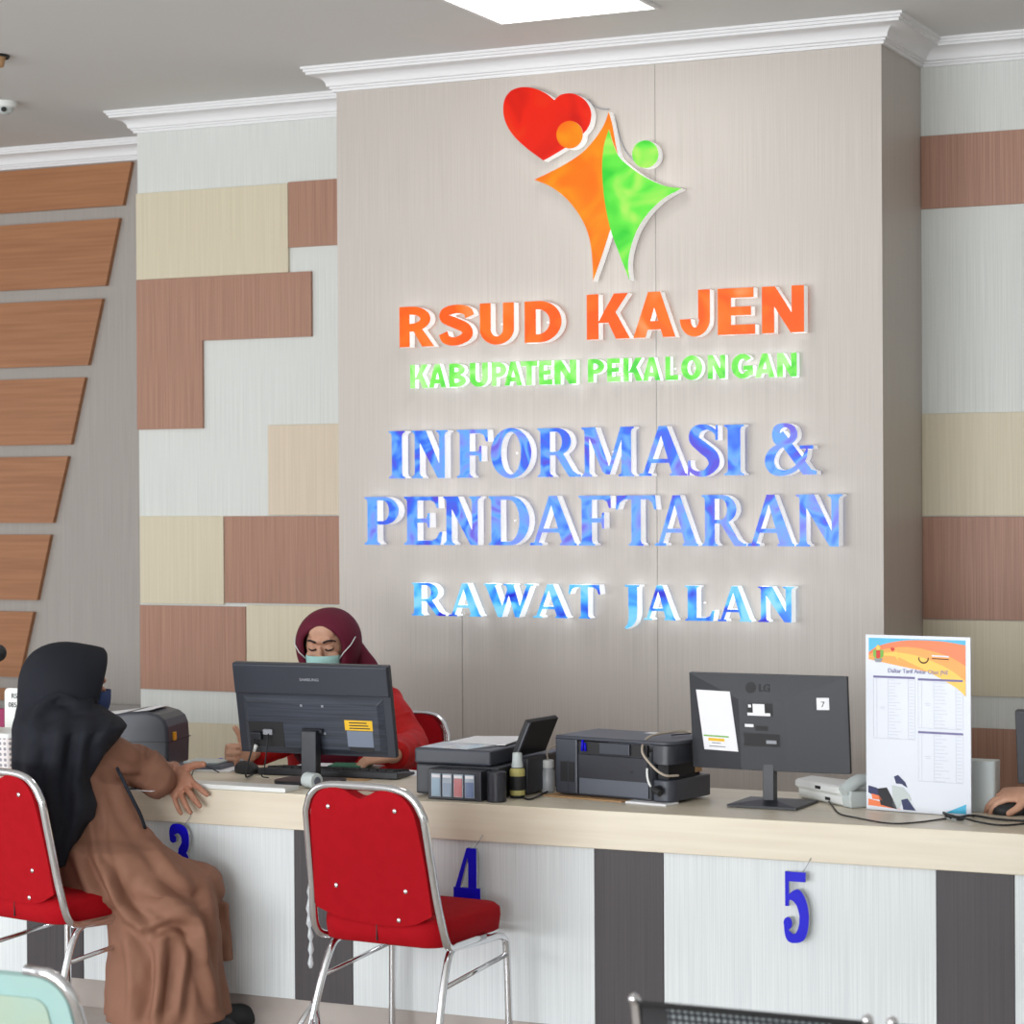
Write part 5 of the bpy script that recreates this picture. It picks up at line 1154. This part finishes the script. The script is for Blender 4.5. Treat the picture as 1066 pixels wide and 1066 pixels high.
# --- the staff woman behind the monitor
def staff(label, eye, heading, pitch, cloth, scarf, mask, sh, el, wr, hands, chest_dx=0):
    zs = .535
    F = Frame(eye, heading, pitch)
    root = thing('person', label, 'person', (eye.x, eye.y+.04, zs))
    body = MB(); nk = V((eye.x, eye.y+.045, eye.z-.21)); head(body, F, nk)
    for k in (0, 1):
        a, b_, c_ = sh[k], el[k], wr[k]
        body.tube([nk-V((0, 0, .07)), a, (a+b_)/2, b_], [.055, .055, .048, .042], 16); body.tube([b_, (b_+c_)/2, c_], [.042, .038, .028], 16)
        hand(body, *hands[k])
    hp = V((eye.x, eye.y+.08, .62)); body.tube([nk, V((eye.x, eye.y+.06, .95)), hp], [.085, .13, .14], 20, dome=True)
    fr = V((math.sin(heading), math.cos(heading), 0)); rt = V((fr.y, -fr.x, 0))
    for s in (-1, 1):
        a = hp+rt*s*.1-V((0, 0, .0)); b_ = a+V((0, -.40, -.02)); c_ = b_+V((0, -.02, -.48))
        body.tube([a, b_], [.08, .06], 14, dome=True); body.tube([b_, c_], [.055, .036], 14, dome=True); body.tube([c_, c_+V((0, -.13, -.035))], [.035, .025], 12, dome=True)
    skin_obj('body', body, 'skin_fair', root, .0042, 3)
    bl = MB(); r_ = []
    for z, w2, dp, dy in ((.52, .2, .17, .08), (.62, .215, .17, .08), (.78, .2, .15, .075), (.92, .205, .15, .065), (1.03, .215, .14, .055), (1.10, .20, .115, .05), (1.15, .14, .09, .05), (1.19, .075, .07, .045)):
        z2 = z*1.0+(nk.z-1.16)
        r_.append([V((eye.x, eye.y+dy, z2))+rt*w2*math.cos(th)+fr*dp*math.sin(th) for th in [2*math.pi*i/36 for i in range(36)]])
    bl.loft(r_)
    for k in (0, 1):
        a, b_, c_ = sh[k], el[k], wr[k]
        bl.tube(spline([a+V((0, 0, .02)), a, (a+b_)/2, b_, b_*.5+c_*.5, b_*.12+c_*.88], 3), [.06]+[.078, .08, .082, .08, .078, .076, .075, .074, .074, .07, .068, .064, .06, .058], 20)
        q = (a+b_)/2
        for j in range(3): bl.tube(spline([q+V((-.07, -.03, .05-j*.06)), q+V((0, -.078, .03-j*.06)), q+V((.07, -.03, .045-j*.06))], 3), .012, 8, dome=True)
    for s in (-1, 1):
        a = hp+rt*s*.1; bl.tube([a, a+V((0, -.42, -.02))], [.11, .09], 18, dome=True)
    skin_obj('blouse', bl, cloth, root, .0075, 4, .016)
    HR = [(.060, .077, .070, .125, .012), (.070, .085, .080, .134, .010), (.06, .10, .102, .145, -.004), (.03, .112, .116, .155, -.008), (-.01, .118, .122, .16, -.01), (-.06, .114, .114, .165, -.01), (-.105, .09, .10, .165, 0), (-.13, .05, .055, .14, 0)]
    hj = obj('hijab', shift(hood(F, HR, scarf, root), root.location), scarf, root, 180, sub=1)
    so = hj.modifiers.new('thickness', 'SOLIDIFY'); so.thickness = .006; so.offset = 1
    dp = MB()
    rr = []
    for z, w2, d2, dy in ((-.10, .085, .085, .0), (-.15, .10, .095, .01), (-.20, .135, .115, .03), (-.26, .185, .14, .04), (-.34, .20, .17, .045), (-.42, .17, .18, .045), (-.48, .12, .17, .04)):
        rr.append([V((eye.x, eye.y+.03+dy*.5, eye.z+z*SP))+rt*w2*math.cos(th)*(1+.03*math.sin(7*th))+fr*d2*math.sin(th)*(1+.03*math.sin(9*th)) for th in [2*math.pi*i/40 for i in range(40)]])
    dp.loft(rr); dp.tube([F.p(-.085, -.06, -.02), F.p(-.12, -.075, -.11), F.p(-.15, -.05, -.17)], [.03, .05, .06], 14, dome=True)
    skin_obj('hijab_drape', dp, scarf, root, .007, 4, .006)
    if mask:
        mk = obj('face_mask', shift(mask_mesh(F, -.034, -.112, 1.02), root.location), mask, root, 180); mk.modifiers.new('thickness', 'SOLIDIFY').thickness = .003
        st = MB()
        for s in (-1, 1): st.tube([F.p(s*.066, .072, -.045), F.p(s*.086, .083, -.02), F.p(s*.108, .060, .004), F.p(s*.118, .03, .028)], .0022, 6)
        obj('mask_strap', shift(st, root.location), 'strap_white', root, 180)
    for s in (-1, 1):
        br, la = MB(), MB()
        br.tube(spline([F.p(s*.013, .1015, .019), F.p(s*.03, .0985, .0255), F.p(s*.047, .084, .0245), F.p(s*.056, .072, .018)], 4), [.002]+[.0044]*7+[.003]*4+[.001], 8)
        la.tube(spline([F.p(s*.0165, .0865, -.007), F.p(s*.026, .0935, -.0105), F.p(s*.037, .0915, -.0105), F.p(s*.049, .079, -.005)], 4), [.0012]+[.0032]*11+[.0012], 8)
        obj('eyebrow', shift(br, root.location), 'brow', root, 180); obj('eyelash', shift(la, root.location), 'brow', root, 180)
    return root
eye = onY(341, 668.5, 8.27)
shl = [onY(306, 722, 8.36), onY(398, 730, 8.30)]
ell_ = [onY(296, 790, 8.14), onY(428, 778, 8.13)]
wrs = [onY(259, 785, 7.70), onY(408, 793, 7.80)]
ell_[0].z = max(ell_[0].z, CT+.06); wrs[0].z = max(wrs[0].z, CT+.04); wrs[1].z = CT+.045
hands = [(wrs[0], V((-.45, -.88, .02)), V((-.88, .45, 0)), V((-.1, -.05, 1)), [62, 88, 50], (.9, .3, -.05), (4, 1, -2, -5)),
         (wrs[1], V((-.82, -.45, -.12)), V((.0, -.25, .95)), V((-.35, .7, -.1)), [32, 40, 28], (.5, .85, .45))]
staff('person in a maroon hijab, red blouse and mint face mask, seated behind the monitor', eye, math.atan2(.21, -.975), R(9), 'blouse_red', 'hijab_maroon', 'mask_mint', shl, ell_, wrs, hands)
p = onY(386, 792, 7.78)
o = obj('booklet', MB().box(-.09, .06, -.05, .06, 0, .008), 'green_cover', bevel=.002); o.location = (p.x-.06, p.y-.02, CT+.0045); o.rotation_euler = (0, 0, R(14)); tag(o, 'green booklet under the writing hand of the staff woman', 'booklet')
o = obj('note_paper', MB().box(-.2, .12, -.08, .1, 0, .003), 'paper'); o.location = (p.x-.09, p.y-.035, CT+.0005); o.rotation_euler = (0, 0, R(5)); tag(o, 'white papers under the green booklet by the keyboard', 'paper')
# --- the colleague beyond the right edge: only the hand on the mouse is in the picture
m0 = onZ(1052, 849, CT)
mouse('black mouse with a red spot under a hand at the right edge', (m0.x, m0.y+.03, CT+.0005), R(-68), True, 1.12)
mz = V((m0.x, m0.y+.03, CT))
eye3 = V((m0.x+.62, 8.25, 1.26))
wr3 = mz+V((.065, .03, .062)); wrl3 = V((eye3.x-.2, 7.75, CT+.05)); wrl3.x = eye3.x+.28
h3 = [(wr3, V((-.93, -.22, -.02)), V((-.05, -.35, .93)), V((.25, -.9, -.1)), [[26, 26, 22], [24, 26, 22], [28, 30, 24], [34, 34, 26]], (.75, .7, .35), (5, 1, -4, -12)),
      (wrl3, V((-.3, -.9, -.05)), V((0, 0, 1)), V((-1, 0, 0)), [20, 25, 20], (.6, .8, .2))]
staff('person mostly outside the right edge, one hand resting on a black mouse', eye3, math.atan2(-.1, -.99), R(6), 'blouse_red', 'hijab_maroon', None,
      [V((eye3.x-.2, 8.34, 1.0)), V((eye3.x+.2, 8.34, 1.0))], [V((eye3.x-.26, 8.0, CT+.07)), V((eye3.x+.3, 8.05, CT+.07))], [wr3, wrl3], h3)
